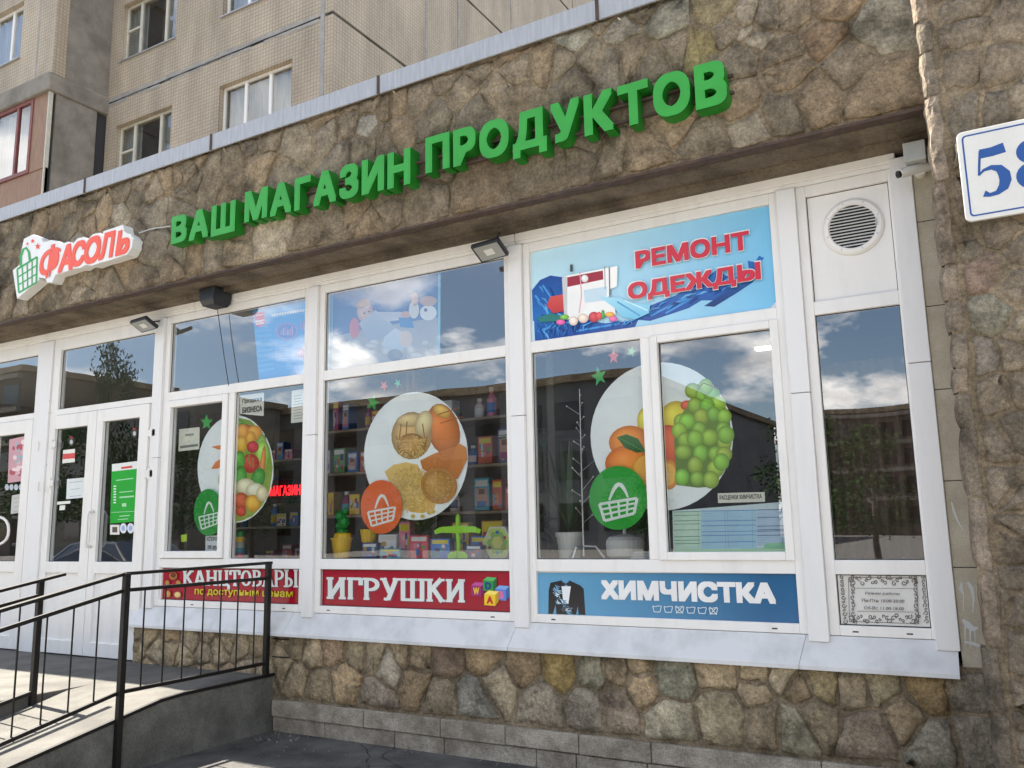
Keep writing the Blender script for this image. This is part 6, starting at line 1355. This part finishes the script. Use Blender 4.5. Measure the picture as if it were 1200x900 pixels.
for i in range(91): x_ = AW-5.4+4.7*i/90; vs += [(x_, WY+.2+.03*math.sin(i*1.2), lz0), (x_, WY+.2+.03*math.sin(i*1.2), 11.5)]
cm.add(vs, [(2*i, 2*i+2, 2*i+3, 2*i+1) for i in range(90)]); cm.build('curtain', 'sheer', lw_, smooth=True)

# ------------------------------------------------------------------ across the street: what the glass mirrors
def block(name, x0, x1, y0, y1, h, m, label, storeys, cols, roofm='mortar', balc=False):
    t = thing(name, ((x0+x1)/2, y0, 0), label, 'building')
    MB().box(x0, x1, y1, y0, 0, h).build('wall', m, t); MB().box(x0-.4, x1+.4, y1-.4, y0+.4, h, h+.5).build('roof', roofm, t)
    wme = None; dx = (x1-x0)/cols; dz = (h-1)/storeys
    for r_ in range(storeys):
        for c_ in range(cols):
            x_, z_ = x0+dx*(c_+.5), 1.0+dz*(r_+.35)
            if wme is None:
                o = MB().box(x_-dx*.33, x_+dx*.33, y0-.02, y0+.05, z_-dz*.28+.0, z_+dz*.28).build('window', 'lens_black', t); wme = (o, x_, z_)
            else:
                o = wme[0].copy(); COL.objects.link(o); o.location = (x_-wme[1], 0, z_-wme[2])
        if balc: MB().box(x0, x1, y0+.01, y0+.5, 1.0+dz*(r_+.98)-.5, 1.0+dz*(r_+.98)-.1).build('balcony_band', 'block_pale', t)
    return t
block('office_block', -58, -19.5, -45, -82, 10.9, 'block_grey', 'long grey office block mirrored in the toy and dry cleaning windows', 3, 12)
block('brown_block', -18, 14, -92, -105, 13.0, 'block_brown', 'brown block with pale balconies mirrored in the narrow window', 4, 14, balc=True)
block('tall_block', -112, -70, -35, -50, 15.2, 'block_brown', 'tall brown block mirrored in the far left transom', 5, 14, balc=True)
block('pale_block', -68, -50, -36, -44.5, 11.2, 'block_pale', 'pale block mirrored faintly above the doors', 4, 6)
rtree = random.Random(14)
def make_tree(label, h=9.0, r=2.4):
    t = thing('street_tree', (0, 0, 0), label, 'tree', 'trees across the street')
    tr = MB().tube([(0, 0, 0), (.05, .02, h*.2), (-.05, .05, h*.5), (0, 0, h*.85)], [.2, .16, .11, .03], 10); 
    for i in range(9):
        z_ = h*(.28+.06*i); a_ = i*2.4; l_ = r*(1-.07*i)*.8; tr.tube([(0, 0, z_), (l_*.5*math.cos(a_), l_*.5*math.sin(a_), z_+l_*.35), (l_*math.cos(a_), l_*math.sin(a_), z_+l_*.55)], [.06, .04, .015], 6)
    tr.build('trunk', 'bark', t)
    lf = MB()
    for k in range(60):
        u = rtree.random(); z_ = h*(.28+.72*u); rr2 = r*math.sin(math.pi*min(1, .18+u*.8))**.7*math.sqrt(rtree.random()); a_ = rtree.uniform(0, 6.28); cx_, cy_ = rr2*math.cos(a_), rr2*math.sin(a_)
        for j in range(64):
            q = Vector((cx_+rtree.gauss(0, .33), cy_+rtree.gauss(0, .33), z_+rtree.gauss(0, .3))); n1 = Vector((rtree.gauss(0, 1), rtree.gauss(0, 1), rtree.gauss(0, 1))).normalized(); a1 = n1.orthogonal().normalized()*rtree.uniform(.07, .13); b1 = n1.cross(a1)*.6
            lf.add([q-a1, q-b1, q+a1, q+b1], [(0, 1, 2, 3)])
    lf.build('crown', 'leaf', t); return t
places = [(-43, -24.5, 1.34, 'tallest street tree, mirrored above the double door'), (-38.5, -26, .75, 'street tree mirrored left of the tallest one'), (-50, -25, .9, 'street tree mirrored beside the far left door'), (-30, -23, .62, 'low street tree mirrored in the stationery window'), (-22, -25, .58, 'low street tree mirrored in the toy window'), (-12.5, -27, .5, 'small street tree mirrored behind the potted plant'), (-6.2, -27, .62, 'small street tree mirrored in the narrow window'), (-3.6, -24, .50, 'small street tree mirrored at the right of the narrow window'), (-34, -20, .5, 'low bushy tree mirrored in the right door leaf'), (-28, -15, .45, 'low bushy tree mirrored low in the left door leaf'), (-58, -30, 1.1, 'broad tree at the far end of the street')]
t0 = make_tree(places[0][3]); t0.location = (places[0][0], places[0][1], 0); t0.scale = (.72, .72, 1.34)
for x_, y_, s_, lb in places[1:]: dup(t0, (x_, y_, 0), lb, rz=x_, sc=(s_*1.25, s_*1.25, s_))
kb = MB().box(-120, 120, -9.7, -9.5, -.02, .11).build('kerb', 'kerb_stone'); struct(kb)
# parked car
cx_, cy_ = -19.2, -8.3
car = thing('parked_car', (cx_, cy_, 0), 'dark parked car mirrored low in the door glass', 'car')
pro = [(-2.15, .35), (-2.2, .62), (-2.1, .86), (-1.25, .95), (-.62, 1.40), (.2, 1.47), (1.15, 1.42), (1.8, 1.0), (2.15, .92), (2.2, .5), (2.1, .32)]
n_ = len(pro); vs = []; 
for sgn in (-1, 1):
    for x_, z_ in pro: w = .88-(.16 if z_ > 1.2 else 0); vs.append((cx_+x_, cy_+sgn*w, z_))
MB().add(vs, [tuple(range(n_)), tuple(range(2*n_-1, n_-1, -1))]+[(i, n_+i, n_+(i+1) % n_, (i+1) % n_) for i in range(n_)]).build('body', 'car_paint', car, bevel=.05)
for sgn in (-1, 1):
    for a in ([(-1.1, .97), (-.58, 1.34), (.0, 1.39), (.0, .98)], [(.06, .98), (.06, 1.39), (1.05, 1.36), (1.55, 1.0)]): MB().add([(cx_+q[0], cy_+sgn*(.885-.16*max(0, (q[1]-.95)/.45)), q[1]) for q in a], [(0, 1, 2, 3)]).build('side_window', 'lens_black', car)
    for x_ in (-1.35, 1.35):
        w_ = MB().lathe((cx_+x_, cy_+sgn*.78, .32), [(.32, -.1), (.32, .1)], 20, 'y').build('wheel', 'tyre', car); MB().lathe((cx_+x_, cy_+sgn*.885, .32), [(.2, -.004), (.19, .004)], 16, 'y').build('rim', 'silver', w_)
for sgn in (-1, 1): MB().box(cx_-2.215, cx_-2.15, cy_+sgn*.6-.18, cy_+sgn*.6+.18, .66, .8).build('headlight', 'lamp_glass', car)

# grit and small litter on the asphalt by the wall
gm = MB(); rg = random.Random(77)
for i in range(420):
    x_ = rg.uniform(-5.2, -.2); y_ = YW-.06-abs(rg.gauss(0, .45)) if i > 160 else YW-.045-abs(rg.gauss(0, .04)); r_ = rg.uniform(.003, .011)
    if i > 400: x_, y_, r_ = rg.uniform(-5.2, -4.8), rg.uniform(-.35, -.12), rg.uniform(.008, .022)
    a_ = rg.uniform(0, 6.28); vs = [(x_+r_*math.cos(a_+k*1.57)*rg.uniform(.6, 1), y_+r_*math.sin(a_+k*1.57)*rg.uniform(.6, 1), .0295) for k in range(4)]+[(x_, y_, .03+r_*rg.uniform(.5, .9))]
    gm.add(vs, [(0, 1, 4), (1, 2, 4), (2, 3, 4), (3, 0, 4), (3, 2, 1, 0)])
mat('grit', (.10, .095, .088), (.22, .205, .185), rough=.95, nscale=60)
tag(gm.build('gravel', 'grit'), 'loose grit scattered along the foot of the wall', 'gravel', kind='stuff')

cr_ = random.Random(31); ck = MB()
def crack(p0, ang, n, st_):
    x_, y_ = p0; pts = [(x_, y_)]
    for i in range(n): ang += cr_.uniform(-.5, .5); x_ += st_*math.cos(ang); y_ += st_*math.sin(ang); pts.append((x_, y_))
    for (a, b) in zip(pts[:-1], pts[1:]):
        d = math.hypot(b[0]-a[0], b[1]-a[1]); w_ = cr_.uniform(.002, .005); nx, ny = -(b[1]-a[1])/d*w_, (b[0]-a[0])/d*w_
        ck.add([(a[0]-nx, a[1]-ny, .0325), (b[0]-nx, b[1]-ny, .0325), (b[0]+nx, b[1]+ny, .0325), (a[0]+nx, a[1]+ny, .0325)], [(0, 1, 2, 3)])
crack((-5.1, -.25), -.4, 26, .06); crack((-4.3, -.12), -1.2, 16, .05); crack((-3.6, -.5), 2.6, 18, .06); crack((-4.6, -.9), .1, 30, .06)
tag(ck.build('cracks', 'gasket'), 'thin dark cracks in the asphalt by the ramp', 'cracks', kind='stuff')
